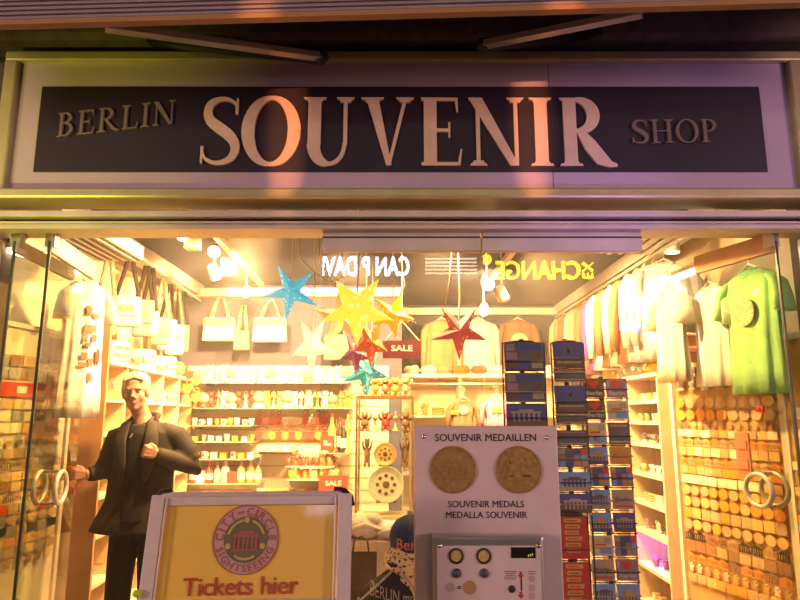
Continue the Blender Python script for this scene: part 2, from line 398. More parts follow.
def glyph(ch):
    if ch == 'O': return arc(.42, .5, .36, .49, 0, 360, fO, 36), .86
    if ch == 'I': return vst(.2, TK) + serif(.2, 0, .36, 1) + serif(.2, 1, .36, 0), .42
    if ch == 'U':
        return (vst(.2, TK, .3, 1) + serif(.2, 1, .36, 0) + vst(.68, TN, .3, 1) + serif(.68, 1, .28, 0) +
                arc(.43, .32, .24, .30, 180, 360, lambda a: TN + (TK - TN) * max(0, -math.cos(a)) ** .8)), .88
    if ch == 'V':
        return ([[(.09, 1), (.28, 1), (.49, 0), (.41, 0)], [(.68, 1), (.735, 1), (.47, 0), (.43, .04)]] + serif(.19, 1, .36, 0) + serif(.70, 1, .28, 0)), .86
    if ch == 'E':
        return (vst(.2, TK) + [[(.06, 0), (.66, 0), (.66, .05), (.06, .05)], [(.06, .95), (.63, .95), (.63, 1), (.06, 1)], [(.2, .49), (.50, .49), (.50, .54), (.2, .54)],
                [(.61, 0), (.66, 0), (.69, .24), (.665, .24)], [(.585, 1), (.63, 1), (.635, .78), (.61, .78)], [(.48, .40), (.51, .40), (.51, .63), (.48, .63)]]), .74
    if ch == 'L':
        return (vst(.2, TK) + serif(.2, 1, .36, 0) + [[(.06, 0), (.64, 0), (.64, .05), (.06, .05)], [(.59, 0), (.64, 0), (.67, .26), (.645, .26)]]), .72
    if ch == 'N':
        return (vst(.17, TN) + serif(.17, 0, .27, 1) + vst(.76, TN) + serif(.76, 1, .27, 0) + [[(.03, 1), (.24, 1), (.79, 0), (.66, 0)], [(.03, .965), (.2, .965), (.2, 1), (.03, 1)]]), .92
    if ch == 'H':
        return (vst(.2, TK) + serif(.2, 0, .34, 1) + serif(.2, 1, .34, 0) + vst(.72, TK) + serif(.72, 0, .34, 1) + serif(.72, 1, .34, 0) + [[(.2, .49), (.72, .49), (.72, .54), (.2, .54)]]), .94
    bow = lambda cz, rz, rx, x0=.30: ([[(.2, cz + rz - .027), (x0, cz + rz - .027), (x0, cz + rz + .027), (.2, cz + rz + .027)], [(.2, cz - rz - .027), (x0, cz - rz - .027), (x0, cz - rz + .027), (.2, cz - rz + .027)]] +
                               arc(x0, cz, rx, rz, 90, -90, lambda a: TN + (TK - TN) * max(0, math.cos(a)) ** 1.2))
    if ch == 'P': return vst(.2, TK) + serif(.2, 0, .36, 1) + serif(.2, 1, .3, 0) + bow(.73, .243, .27), .68
    if ch == 'R':
        return (vst(.2, TK) + serif(.2, 0, .36, 1) + serif(.2, 1, .3, 0) + bow(.74, .233, .27) +
                stroke([(.34, .52), (.50, .30), (.66, .10), (.80, .02), (.90, .01)], [.10, TK, TK, .09, .04])), .88
    if ch == 'B': return vst(.2, TK) + serif(.2, 0, .3, 1) + serif(.2, 1, .3, 0) + bow(.765, .208, .23) + bow(.285, .258, .27, .33), .74
    if ch == 'S':
        pts = []; ws = []
        K = [(.60, .80, .03), (.58, .90, .045), (.46, .965, .055), (.33, .965, .07), (.20, .90, .105), (.155, .78, .13), (.20, .65, .15), (.34, .545, .165), (.48, .45, .165), (.58, .34, .15),
             (.60, .21, .13), (.53, .09, .10), (.40, .035, .07), (.27, .035, .055), (.14, .10, .045), (.09, .22, .03)]
        for x, z, t in K: pts.append((x, z)); ws.append(t)
        # smooth it
        from itertools import chain
        P2 = []; W2 = []
        for i in range(len(pts) - 1):
            p0 = pts[max(0, i - 1)]; p1 = pts[i]; p2 = pts[i + 1]; p3 = pts[min(len(pts) - 1, i + 2)]
            for k in range(3):
                t = k / 3
                f = lambda a, b_, c, d: .5 * (2 * b_ + (c - a) * t + (2 * a - 5 * b_ + 4 * c - d) * t * t + (3 * b_ - a - 3 * c + d) * t ** 3)
                P2.append((f(p0[0], p1[0], p2[0], p3[0]), f(p0[1], p1[1], p2[1], p3[1]))); W2.append(ws[i] * (1 - t) + ws[i + 1] * t)
        P2.append(pts[-1]); W2.append(ws[-1])
        return stroke(P2, W2) + [[(.585, .74), (.625, .74), (.625, .98), (.60, .98)], [(.075, .02), (.10, .02), (.115, .27), (.075, .27)]], .70
def word(body, x0, x1, zc0, zc1, h0, h1, name, m, gap=.03, bow_=0):
    """serif word on the sign face from x0 to x1 (local), centre line and height may change along it"""
    gl = [glyph(c) for c in body]; tot = sum(g[1] for g in gl) + gap * (len(body) - 1)
    b = MB(); x = 0
    for quads, w_ in gl:
        for qi, q in enumerate(quads):
            o = []
            for (qx, qz) in q:
                t = (x + qx) / tot; hh = h0 + (h1 - h0) * t; zc = zc0 + (zc1 - zc0) * t + bow_ * math.sin(PI * t)
                o.append((x0 + (x1 - x0) * t, zc + (qz - .5) * hh))
            b.prism(o, -.022 - qi * .00006, -.008)
        x += w_ + gap
    b.build(name, m, sign)
lx = lambda px, py: at(px, py, SY - .02).x - cx
lz = lambda py: at(400, py, SY - .02).z - cz
word('SOUVENIR', lx(197, 130), lx(614, 130), (lz(97) + lz(165)) / 2, (lz(98) + lz(166)) / 2, lz(97) - lz(165), lz(98) - lz(166), 'lettering', M_signgold)
TK, TN = .115, .045
word('BERLIN', lx(56, 125), lx(176, 112), (lz(113) + lz(138)) / 2, (lz(99) + lz(124)) / 2, lz(113) - lz(137), lz(100) - lz(124), 'lettering', M_signdim)
word('SHOP', lx(630, 130), lx(718, 130), (lz(120) + lz(144)) / 2, (lz(119) + lz(142)) / 2, lz(120) - lz(144), lz(119) - lz(142), 'lettering', M_signdim)

# ================================================================== AWNING
aw = thing('awning', 'retractable awning with grooved front bar and folding arms above the sign', 'awning', (0, 3.0, 3.6))
AO = Vector((0, 3.0, 3.6))
pL = at(0, 31, 2.5); pR = at(800, 9, 2.5); dv = (pR - pL) / (pR.x - pL.x)
aL = pL + dv * (-2.6 - pL.x); aR = pL + dv * (2.6 - pL.x)
def aoff(dz, dy=0): return (aL + Vector((0, dy, dz)) - AO, aR + Vector((0, dy, dz)) - AO)
b = MB(); p, q = aoff(.14); b.bar(p, q, .05, .24)
for k in range(6): p, q = aoff(.035 + k * .022, -.03); b.bar(p, q, .014, .012)
b.build('front_bar', M_awning, aw)
b = MB(); p, q = aoff(.012, -.028); b.bar(p, q, .03, .022); b.build('lip', M_brown, aw)
for (sx, e0, e1, e2) in ((-1, (105, 27), (322, 57), (150, 40)), (1, (642, 13), (482, 45), (600, 32))):
    b = MB(); b.bar(at(*e0, 2.55) - AO, at(*e1, 2.98) - AO, .045, .03); b.build('arm', M_alu, aw)
    b = MB(); b.bar(at(e1[0], e1[1] + 1, 2.99) - AO, at(*e2, 3.16) - AO, .05, .05); b.build('arm', M_dark, aw)
    b = MB(); b.ell(at(e1[0], e1[1], 2.985) - AO, .035); b.build('elbow', M_dark, aw)
b = MB(); b.box((0, .25, .06), (5.2, .22, .2)); b.build('cassette', M_facade, aw, bevel=.03)
b = MB()
b.add([tuple(aL + Vector((0, .01, .24)) - AO), tuple(aR + Vector((0, .01, .24)) - AO), (2.6, .2, .19), (-2.6, .2, .19)] + [tuple(aL + Vector((0, .01, .245)) - AO), tuple(aR + Vector((0, .01, .245)) - AO), (2.6, .2, .195), (-2.6, .2, .195)],
      ((0, 1, 2, 3), (7, 6, 5, 4), (0, 4, 5, 1), (2, 6, 7, 3)))
b.build('fabric', mat('awning_cloth', (.16, .11, .09), .9), aw)

# ================================================================== GLASS FRONT
def pane(px0, px1, label):
    x0 = at(px0, 240, GY).x; x1 = at(px1, 240, GY).x; zt_ = at(400, 229, GY).z
    xm = (x0 + x1) / 2; w_ = x1 - x0 - .012
    t = thing('shopfront_glazing', label, 'glass front', (xm, GY, 0))
    rail = at(400, 229, GY).z - at(400, 252, GY).z
    b = MB(); b.box((0, 0, zt_ - rail / 2), (w_, .05, rail)); b.build('top_rail', M_beam, t, bevel=.004)
    b = MB(); b.box((0, -.027, zt_ - rail * .42), (w_, .006, .008)); b.build('groove', M_dark, t)
    b = MB(); b.box((0, 0, .06), (w_, .05, .1)); b.build('bottom_rail', M_beam, t)
    b = MB(); b.box((0, 0, (zt_ - rail + .11) / 2), (w_, .002, zt_ - rail - .11)); b.build('pane', M_glass2, t)
    return t
pane(322, 481, 'left of the two closed glass panels, behind the ticket board and medal machine')
pane(481, 641, 'right of the two closed glass panels, in front of the postcard stands')
zt_ = at(400, 228, GY).z - .01
def leaf(p, q, ztop, name_label, ring_t, railmat=M_beam, lamp=False):
    """open glass door leaf standing on floor line p-q, with ring handles"""
    L = math.hypot(q[0] - p[0], q[1] - p[1]); rz = math.atan2(q[1] - p[1], q[0] - p[0])
    t = thing('glass_door_leaf', name_label, 'glass door', (p[0], p[1], 0), rz, 'folded glass door leaves of the entrance')
    b = MB(); b.box((L / 2, 0, ztop - .055), (L, .03, .11)); b.build('top_rail', railmat, t, bevel=.003)
    b = MB(); b.box((L / 2, 0, .06), (L, .03, .1)); b.build('bottom_rail', M_beam, t)
    b = MB(); b.box((L / 2, 0, (ztop - .11 + .11) / 2), (L - .01, .002, ztop - .22)); b.build('pane', M_glassd, t)
    b = MB(); b.box((.005, 0, ztop / 2), (.012, .014, ztop - .1)); b.build('edge_strip', M_edge, t)
    b = MB(); b.box((.03, 0, ztop - .03), (.06, .05, .1)); b.build('pivot', M_steel, t)
    if ring_t is not None:
        for s_ in (-1, 1):
            pts = [(ring_t + .085 * math.cos(a), s_ * .055, 1.16 + .085 * math.sin(a)) for a in [2 * PI * k / 32 for k in range(32)]]
            b = MB(); b.tube(pts, .013, 10, closed=True); h = b.build('ring_handle', mat('ring_handle_satin', (.72, .66, .50), .4, .3), t, smooth=True)
            b = MB()
            for sg in (-1, 1): b.cyl((ring_t, s_ * .004, 1.16 + sg * .085), (ring_t, s_ * .055, 1.16 + sg * .085), .008)
            b.build('standoff', M_steel, h)
    return t
leaf((-2.09, 3.36), (-2.16, 4.12), zt_, 'outermost open glass door leaf nearest the left pier, no handle', None)
leaf((-1.90, 3.36), (-2.01, 4.10), zt_, 'open glass door leaf with ring handles beside the man in black', .34)
leaf((2.04, 3.36), (1.86, 3.92), zt_, 'open glass door leaf with ring handles by the green t-shirt', .22, M_woodpanel)
# cream bar added to imitate the lit inner edge of the lintel
b = MB(); b.bar((at(128, 230, 3.6).x, 3.6, at(128, 231, 3.6).z), (at(322, 230, 3.6).x, 3.6, at(322, 231, 3.6).z), .03, .022)
tag(b.build('lit_edge_bar', M_cream), 'cream bar added as the lit inner edge of the lintel over the doorway', 'rail')

# ================================================================== LIGHT FITTINGS
def spot_fit(px, py, Y, label, tgt, e, up=.25, str_=True, zc=2.99):
    p = at(px, py, Y)
    t = thing('ceiling_spotlight', label, 'spotlight', p, 0, 'spotlights under the ceiling')
    b = MB(); b.cyl((0, 0, .03), (0, 0, zc - p.z), .008); b.build('stem', M_white, t)
    d = (Vector(tgt) - p).normalized()
    b = MB(); b.tube([-d * .08, -d * .07, d * .03, d * .06], [.02, .045, .05, .055], 14); b.build('lamp_head', M_white, t, smooth=True)
    b = MB(); b.tube([d * .061, d * .066], [.05, .046], 14); b.build('bulb', M_lamp, t)
    if e: light('spot_beam', 'SPOT', d * .09, e, WARM2, .04, None, 1.5, t).rotation_euler = d.to_track_quat('-Z', 'Y').to_euler()
    return t
spot_fit(184, 232, 4.9, 'small bright spotlight just under the lintel, left of the others', (-1.5, 3.0, 1.0), 8)
spot_fit(214, 250, 5.2, 'white spotlight on the ceiling track, larger lit one near its front', (-.9, 3.0, 1.7), 18)
spot_fit(214, 272, 5.5, 'white spotlight on the ceiling track aimed down to the right', (-1.0, 6.8, 1.0), 50)
spot_fit(246, 291, 6.3, 'small spotlight hanging at the far end of the ceiling track', (-1.2, 4, 1.5), 10)
spot_fit(487, 283, 5.2, 'bright square spotlight seen through glass over the red star', (0.9, 2.5, 1.4), 14)
spot_fit(502, 294, 5.5, 'spotlight right of the bright square one, tilted down', (1.7, 6.8, 1.4), 40)
spot_fit(484, 309, 6.4, 'globe-like small spotlight below the tilted pair over the red star', (0.5, 4, 1.2), 10)
spot_fit(672, 244, 4.5, 'bright spotlight over the white shirts on the right rail', (1.95, 4.55, 2.0), 260)
spot_fit(656, 240, 4.9, 'bright spotlight behind the lintel left of the air vent', (1.9, 5.5, 1.9), 60)
b = MB(); b.bar((-1.46, 4.7, 2.97), (-1.52, 6.9, 2.97), .05, .05); tag(b.build('ceiling_track', M_cream), 'cream lighting track running back across the slate ceiling', 'track')
b = MB(); b.bar((1.0, 4.7, 2.97), (0.95, 6.9, 2.97), .05, .05); tag(b.build('ceiling_track', M_cream), 'second lighting track, behind the right closed glass panel', 'track')
for (px, py, w_, Y, lab) in ((193, 240, .12, 5.0, 'white square box beside the bright spotlight under the ceiling'), (229, 267, .13, 5.8, 'white square box beside the lighting track, farther back')):
    p = at(px, py, Y); b = MB(); b.box((0, 0, 0), (w_, .1, .16)); b.cyl((0, 0, .08), (0, 0, 3.0 - p.z), .01)
    tag(b.build('transformer_box', M_white, loc=p, bevel=.008), lab, 'transformer box', 'transformer boxes on the ceiling')
# tube lamps over the boards
def tube_lamp(p, q, label, e):
    p = Vector(p); q = Vector(q); m_ = (p + q) / 2
    t = thing('tube_lamp', label, 'lamp', m_, 0, 'tube lamps over the magnet boards')
    b = MB(); b.bar(p - m_ + Vector((0, 0, .035)), q - m_ + Vector((0, 0, .035)), .07, .03); b.build('housing', M_white, t)
    b = MB(); b.tube([p - m_, q - m_], .014, 10); b.build('tube', M_tube, t)
tube_lamp((1.98, 4.5, 2.52), (2.06, 3.62, 2.50), 'glowing tube lamp over the right magnet board behind the door leaf', 0)
tube_lamp((-2.2, 4.3, 2.52), (-2.28, 3.62, 2.50), 'tube lamp over the left magnet board behind the folded door leaves', 0)
# slatted air units
def vent(c, d, label, rz=0):
    t = thing('air_unit', label, 'air unit', c, rz, 'slatted air units behind the lintel')
    b = MB(); b.box((0, 0, 0), d); b.build('housing', M_cream, t, bevel=.01)
    b = MB()
    for k in range(5): b.box((-d[0] / 2 + d[0] * (k + .8) / 5.6, 0, -d[2] / 2 - .006), (.022, d[1] * .9, .014))
    b.build('slats', M_white, t)
    b = MB(); b.box((0, 0, -d[2] / 2 - .002), (d[0] * .9, d[1] * .93, .006)); b.build('grille', M_dark, t)
vent((-1.98, 4.02, 2.68), (.34, .75, .1), 'cream slatted air unit above the folded door leaves')
vent((1.55, 3.9, 2.68), (.42, .6, .1), 'cream slatted air unit above the right door leaf')
# ================================================================== TICKET BOARD (A-board)
M_snap = mat('snap_frame_aluminium', (.74, .60, .54), .4, .1, noise=.08)
M_poster = mat('poster_yellow', (.95, .60, .08), .35, noise=.06, nscale=3, coat=.3)
M_plogo = mat('poster_pink', (.62, .36, .34), .4); M_pring = mat('poster_ink', (.45, .12, .09), .4)
M_pgreen = mat('poster_olive', (.18, .15, .07), .4); M_pyel = mat('poster_logo_yellow', (.62, .45, .10), .4)
YB = 2.2
A = at(160, 489, YB + .03); B_ = at(348, 494, YB + .03)
C_ = at(137, 597, YB - .04); D_ = at(350, 597, YB - .04)
bw = (B_.x - A.x + D_.x - C_.x) / 2; bx = (A.x + B_.x + C_.x + D_.x) / 4
ztop = (A.z + B_.z) / 2; 
t = thing('ticket_board', 'yellow Tickets hier city sightseeing board in an aluminium snap frame', 'sign board', (bx, YB, 0))
root = t
lean = math.atan2(.09, ztop - C_.z)
Mx = Matrix.Translation((0, .03, ztop)) @ Matrix.Rotation(-lean * .8, 4, 'X') @ Matrix.Rotation(-.010, 4, 'Y')
hh = at(400, 489, YB).z - at(400, 598, YB).z; fwid = .045
def BB(): b = MB(); b.M = Mx; return b
b = BB(); b.box((0, 0, -fwid / 2), (bw - .05, .03, fwid)); b.box((0, -.016, -.012), (bw - .05, .008, .010)); b.build('frame_top', M_snap, t, bevel=.006)
for sx in (-1, 1):
    b = BB(); b.box((sx * (bw / 2 - fwid / 2 + .006), -.002, -hh / 2 - .02), (fwid, .036, hh + .02)); b.box((sx * (bw / 2 - fwid - .002), -.02, -hh / 2 - .02), (.006, .008, hh))
    b.build('frame_side', M_snap, t, bevel=.006)
b = BB(); b.box((0, 0, -hh - fwid / 2 + .012), (bw - .05, .03, fwid)); b.build('frame_bottom', M_snap, t, bevel=.006)
for sx in (-1, 1):
    b = BB(); b.tube([(sx * (bw / 2 - .055), -.001, .0), (sx * (bw / 2 - .022), -.001, -.004), (sx * (bw / 2 - .004), -.001, -.022), (sx * (bw / 2 + .002), -.001, -.05)], .015, 10)
    b.build('corner_cap', M_dark, t, smooth=True)
b = BB(); b.box((0, .004, -hh / 2 - .01), (bw - .085, .008, hh - .03)); b.build('poster', M_poster, t)
# seam lines either side of the printed sheet
pw = bw - .1; PY = -.0022
def pl(px, py): # picture point -> board-local x, z on poster
    p = at(px, py, YB - .01); return p.x - bx, (p.z - ztop) 
lc = pl(245, 541); R_ = .112 * .98
b = BB(); b.disc(lc, .106, PY - .001, PY); b.build('logo_disc', M_plogo, t)
b = BB()
for k in range(48):
    a0 = 2 * PI * k / 48; a1 = 2 * PI * (k + 1) / 48
    b.prism([(lc[0] + r * math.cos(a), lc[1] + r * math.sin(a)) for r, a in ((.1035, a0), (.107, a0), (.107, a1), (.1035, a1))], PY - .003, PY - .001)
def ring_text(b, body, r, a_mid, h, flip, y, sp=1.0):
    """letters set round a circle"""
    gl = [(c, text_geo(c, .02)[2] if c != ' ' else .5) for c in body]
    wid = [g * h * (.45 if c == '-' else 1.0) if c != 'I' else h * .25 for c, g in gl]
    tot = sum(wid) + h * .22 * sp * (len(body) - 1); s_ = -tot / 2
    for (c, g), w_ in zip(gl, wid):
        mid = s_ + w_ / 2; ang = a_mid + (mid / r) * (1 if flip else -1)
        x = lc[0] + r * math.cos(ang); z = lc[1] + r * math.sin(ang)
        put_text(b, c, x, z, w_, h * (.25 if c == '-' else 1), y, ang + (PI / 2 if flip else -PI / 2), .02)
        s_ += w_ + h * .22 * sp
ring_text(b, 'CITY-CIRCLE', .086, PI / 2, .024, False, PY - .003, 1.6)
ring_text(b, 'SIGHTSEEING', .087, -PI / 2, .022, True, PY - .003, 1.3)
b.build('logo_lettering', M_pring, t)
b = BB(); b.disc(lc, .072, PY - .002, PY - .001)
b.build('logo_centre', M_pgreen, t)
b = BB()
for a0, a1 in ((100, 165), (15, 72), (-125, -58)):
    n = 10
    for k in range(n):
        u0 = math.radians(a0 + (a1 - a0) * k / n); u1 = math.radians(a0 + (a1 - a0) * (k + 1) / n)
        b.prism([(lc[0] + r * math.cos(a), lc[1] + r * math.sin(a)) for r, a in ((.056, u0), (.063, u0), (.063, u1), (.056, u1))], PY - .004, PY - .002)
for a in (90, 200, -20): u = math.radians(a); b.disc((lc[0] + .060 * math.cos(u), lc[1] + .060 * math.sin(u)), .009, PY - .004, PY - .002, 12)
b.build('logo_arrows', M_pyel, t)
b = BB()
for k in range(6): b.box((lc[0] - .035 + k * .014, PY - .0035, lc[1] - .012), (.006, .002, .038))
b.box((lc[0], PY - .0035, lc[1] + .012), (.084, .002, .009)); b.box((lc[0], PY - .0035, lc[1] + .022), (.05, .002, .008)); b.box((lc[0], PY - .0035, lc[1] - .033), (.088, .002, .005))
b.build('logo_gate', M_pring, t)
b = BB(); p = pl(242, 585); put_text(b, 'Tickets hier', p[0], p[1] - .004, .365, .052, PY - .002, .012, .018); b.build('lettering', mat('poster_red', (.50, .07, .03), .4), t)
b = BB(); b.box((0, .004, -hh - .32), (bw - .1, .008, .56)); b.build('lower_poster', M_poster, t)
for sx in (-1, 1):
    b = MB(); b.bar((sx * (bw / 2 - .02), -.0, 1.0), (sx * (bw / 2 + .0), -.22, .0), .04, .03); b.build('leg', M_snap, t)
    b = MB(); b.bar((sx * (bw / 2 - .03), .06, ztop - .03), (sx * (bw / 2 - .02), .36, .0), .035, .025); b.build('leg', M_snap, t)
p = at(140, 592, YB - .05)
b = MB(); b.ell((p.x - bx, p.y - YB - .02, p.z), (.016, .012, .012)); b.build('clip', mat('neon_clip', (.6, .75, .02), .4), t, smooth=True)

# ================================================================== MEDAL MACHINE
M_mach = mat('machine_enamel', (.76, .60, .58), .42, noise=.05, nscale=12, coat=.2)
M_machside = mat('machine_side', (.62, .42, .20), .5)
M_ink = mat('machine_ink', (.045, .025, .03), .5)
M_brass = mat('brass_medal', (.50, .30, .10), .42, .45, noise=.25, nscale=60, bump=.3)
YM = 2.5
a = at(414, 426, YM); c = at(557, 426, YM); mw = c.x - a.x; mx_ = (a.x + c.x) / 2; mz = a.z
t = thing('medal_machine', 'tall pinkish-grey souvenir medal vending machine with two big brass medals', 'vending machine', (mx_, YM, 0))
ml = lambda px, py, y=YM: (at(px, py, y).x - mx_, at(px, py, y).z)
b = MB(); b.box((0, .19, mz / 2 - .002), (mw - .012, .34, mz - .012)); b.build('cabinet', M_machside, t, bevel=.01)
b = MB(); b.box((0, .008, mz / 2 + .03), (mw, .016, mz - .06)); b.build('front_plate', M_mach, t, bevel=.006)
b = MB(); b.box((0, .19, .04), (mw - .04, .3, .08)); b.build('plinth', M_dark, t)
b = MB(); y = -.0012
for body, px0, px1, py, hp in (('SOUVENIR MEDAILLEN', 435, 536, 437.5, 7.2), ('SOUVENIR MEDALS', 448, 524, 504, 6.6), ('MEDALLA SOUVENIR', 446, 527, 514.8, 6.6)):
    p = ml((px0 + px1) / 2, py); w_ = ml(px1, py)[0] - ml(px0, py)[0]; h_ = ml(px0, py - hp / 2)[1] - ml(px0, py + hp / 2)[1]
    put_text(b, body, p[0], p[1], w_, h_, y, 0, .012)
b.build('lettering', M_ink, t)
for px in (453, 518.5):
    p = ml(px, 469.5); r = (ml(px + 23, 470)[0] - ml(px - 23, 470)[0]) / 2
    b = MB(); b.M = Matrix.Translation((p[0], 0, p[1])) @ Matrix.Rotation(PI / 2, 4, 'X')
    b.lathe([(r, 0), (r, .006), (r * .97, .009), (r * .93, .009), (r * .91, .006), (.001, .006)], n=40)
    o = b.build('medal', M_brass, t, smooth=False)
    b = MB()
    if px < 500:
        for k in range(6): b.box((p[0] - .05 + k * .02, -.0072, p[1] - .015), (.007, .003, .045))
        b.box((p[0], -.0072, p[1] + .013), (.125, .003, .012)); b.box((p[0], -.0072, p[1] + .028), (.07, .003, .012)); b.box((p[0], -.0072, p[1] - .042), (.13, .003, .006))
    else:
        b.box((p[0], -.0072, p[1] - .03), (.10, .003, .018)); b.box((p[0] - .03, -.0072, p[1]), (.02, .003, .05)); b.box((p[0] + .025, -.0072, p[1] - .005), (.035, .003, .04))
        b.box((p[0] - .03, -.0072, p[1] + .035), (.006, .003, .03)); b.ell((p[0] + .025, -.007, p[1] + .02), (.018, .003, .014)); b.bar((p[0] - .06, -.0072, p[1] - .01), (p[0] - .04, -.0072, p[1] + .03), .004, .008)
    b.build('relief', M_brass, o)
def screw(b, px, py, y0, r=.0085, Y=YM):
    p = ml(px, py, Y); b.M = Matrix.Translation((p[0], y0, p[1])) @ Matrix.Rotation(PI / 2, 4, 'X'); b.lathe([(r, 0), (r, .003), (r * .6, .006), (.001, .007)], n=14); b.M = Matrix.Identity(4)
for px, py in ((423.8, 436.5), (546.5, 437.5)): b = MB(); screw(b, px, py, 0); b.build('screw', M_chrome, t, smooth=True)
# coin box
BXD = .07; YC = YM - BXD
q0 = ml(432, 536, YC); q1 = ml(544, 536, YC); q2 = at(400, 540, YC).z
w_ = q1[0] - q0[0]; xc = (q0[0] + q1[0]) / 2; hb = .62
b = MB(); b.box((xc, -BXD / 2, q0[1] - hb / 2), (w_, BXD, hb)); cb = b.build('coin_box', M_steel, t, bevel=.012)
pb = ml(400, 544, YC)[1]
b = MB(); b.box((xc, -BXD - .002, pb - (hb - .04) / 2), (w_ - .03, .006, hb - .05)); b.build('coin_panel', M_mach, cb, bevel=.002)
yc = -BXD - .0058
cl = lambda px, py: ml(px, py, YC)
for px in (456, 483.5):
    p = cl(px, 555.5); r = .0275
    b = MB(); b.M = Matrix.Translation((p[0], -BXD - .004, p[1])) @ Matrix.Rotation(PI / 2, 4, 'X')
    b.lathe([(r, 0), (r, .006), (r * .8, .008), (r * .78, .003), (.001, .003)], n=24); bz = b.build('coin_window', M_ink, cb)
    b = MB(); b.M = Matrix.Translation((p[0], -BXD - .0072, p[1])) @ Matrix.Rotation(PI / 2, 4, 'X'); b.lathe([(r * .72, 0), (r * .7, .002), (.001, .0022)], n=20)
    b.build('sample_medal', mat('lit_medal', (.85, .60, .16), .35, .3, noise=.3, nscale=80), bz)
    p = cl(px + .5, 572.8); b = MB(); b.M = Matrix.Translation((p[0], -BXD - .004, p[1])) @ Matrix.Rotation(PI / 2, 4, 'X'); b.lathe([(.0165, 0), (.0165, .005), (.013, .010), (.001, .012)], n=18)
    b.build('button', mat('button_violet', (.10, .07, .12), .35), cb, smooth=True)
p = cl(523, 552.3); b = MB(); b.box((p[0], yc, p[1]), (.088, .004, .037)); ds = b.build('display', mat('display_black', (.012, .012, .008), .15), cb)
b = MB(); 
for k in range(3): b.box((p[0] + .018 + k * .007, yc - .003, p[1] - .010 + k * .002), (.004, .001, .008))
b.build('display_digits', mat('digits', (.3, .3, .05), .5, emit=(.5, .5, .08), estr=.6), ds)
for px in (439.5, 538.5): b = MB(); screw(b, px, 545.5, -BXD - .004, .0095, YC); b.build('screw', M_chrome, cb, smooth=True)
b = MB(); p = cl(450.5, 586.8); b.disc(p, .016, yc - .001, yc, 20); b.build('coin_print', mat('print_silver', (.5, .42, .4), .5), cb)
b = MB(); p = cl(469.5, 587); b.disc(p, .0235, yc - .001, yc, 24); b.build('coin_print', mat('print_gold', (.52, .28, .12), .5), cb)
b = MB(); p = cl(459, 587)
for s_ in (-1, 1): b.box((p[0], yc - .0005, p[1] + s_ * .003), (.012, .001, .0035))
p = cl(521, 584); b.box((p[0], yc - .0005, p[1]), (.005, .001, .042))
for r_ in range(5):
    p = cl(510, 571 + r_ * 1.9); b.box((p[0], yc - .0005, p[1]), (.045 - .006 * (r_ % 3), .0008, .002))
for r_ in range(2): p = cl(531.5, 571 + r_ * 2.3); b.box((p[0], yc - .0005, p[1]), (.026, .0008, .002))
b.build('instructions', M_ink, cb)
for py in (574.5, 594.5):
    p = cl(520.5, py); b = MB(); b.prism([(p[0] - .012, p[1]), (p[0], p[1] - .013), (p[0] + .012, p[1])], yc - .001, yc); b.box((p[0], yc - .0005, p[1] + .005), (.01, .001, .012)); b.build('arrow_print', M_red, cb)
for py in (578.5, 587.5, 595.5): p = cl(531.5, py); b = MB(); b.disc(p, .0115, yc - .001, yc, 18); b.build('coin_print', mat('print_pink', (.55, .36, .33), .5), cb)
p = cl(511.5, 588.5); b = MB(); b.M = Matrix.Translation((p[0], -BXD - .004, p[1])) @ Matrix.Rotation(PI / 2, 4, 'X'); b.lathe([(.0125, 0), (.0125, .005), (.008, .008), (.001, .008)], n=16); b.build('return_button', M_dark, cb, smooth=True)

# ================================================================== SIGNS ACROSS THE STREET (seen mirrored in the closed glass)
def far_pos(px, py, V=18.6):
    p = at(px, py, V); return Vector((p.x, 2 * GY - V, p.z))
def far_text(name, body, px0, px1, py0, py1, m, label, off=.02, rot=0.0):
    p = far_pos((px0 + px1) / 2, (py0 + py1) / 2); w_ = far_pos(px1, py0).x - far_pos(px0, py0).x; h_ = far_pos(px0, py0).z - far_pos(px0, py1).z
    b = MB(); b.M = Matrix.Rotation(PI, 4, 'Z')
    if rot: put_text(b, body, 0, 0, h_, w_, 0, rot, off)
    else: put_text(b, body, 0, 0, w_, h_, 0, 0, off)
    o = b.build(name, m, loc=p); tag(o, label, 'sign')
    md = o.modifiers.new('solid', 'SOLIDIFY'); md.thickness = .08; return o
M_neonw = mat('neon_white', (.8, .85, 1), .5, emit=(.72, .82, 1.0), estr=24)
M_neony = mat('neon_yellow', (.9, .9, .1), .5, emit=(.95, .85, .02), estr=15)
far_text('lit_street_sign', 'CAN P DAVI', 322, 409, 256.5, 275.5, M_neonw, 'white lit lettering CAN P DAVI mirrored in the left closed glass panel', .02)
far_text('lit_street_sign', 'CHANGE', 496, 580, 261, 279, M_neony, 'yellow lit lettering CHANGE mirrored in the right closed glass panel', .02)
far_text('lit_street_sign', 'EX', 583, 593, 262, 278, M_neony, 'small yellow upright letters EX beside CHANGE, mirrored in glass', .02, PI / 2)
far_text('lit_street_sign', 'SERIES 24', 320, 368, 403.5, 408, mat('neon_pink', (.9, .7, .8), .5, emit=(1.0, .62, .72), estr=9), 'faint pinkish lit writing mirrored low in the left closed glass panel', .01) if False else None
p = far_pos(486.5, 259.5); b = MB(); b.disc((0, 0), .16, -.03, .03, 28); tag(b.build('lit_street_sign', M_neony, loc=p), 'round yellow light mirrored in glass beside the yellow lettering', 'sign')
p = far_pos(630, 327); b = MB(); b.ell((-.17, 0, 0), (.17, .06, .15)); b.ell((.17, 0, 0), (.17, .06, .15)); b.ell((0, 0, 0), (.08, .05, .07))  # glowing violet blob added to imitate a flare in the glass
tag(b.build('lit_street_sign', mat('flare_violet', (.4, .1, 1), .5, emit=(.42, .10, 1.0), estr=26), loc=p, smooth=True), 'added violet bow-shaped glow mirrored as a flare at the right end of the closed glass', 'sign')
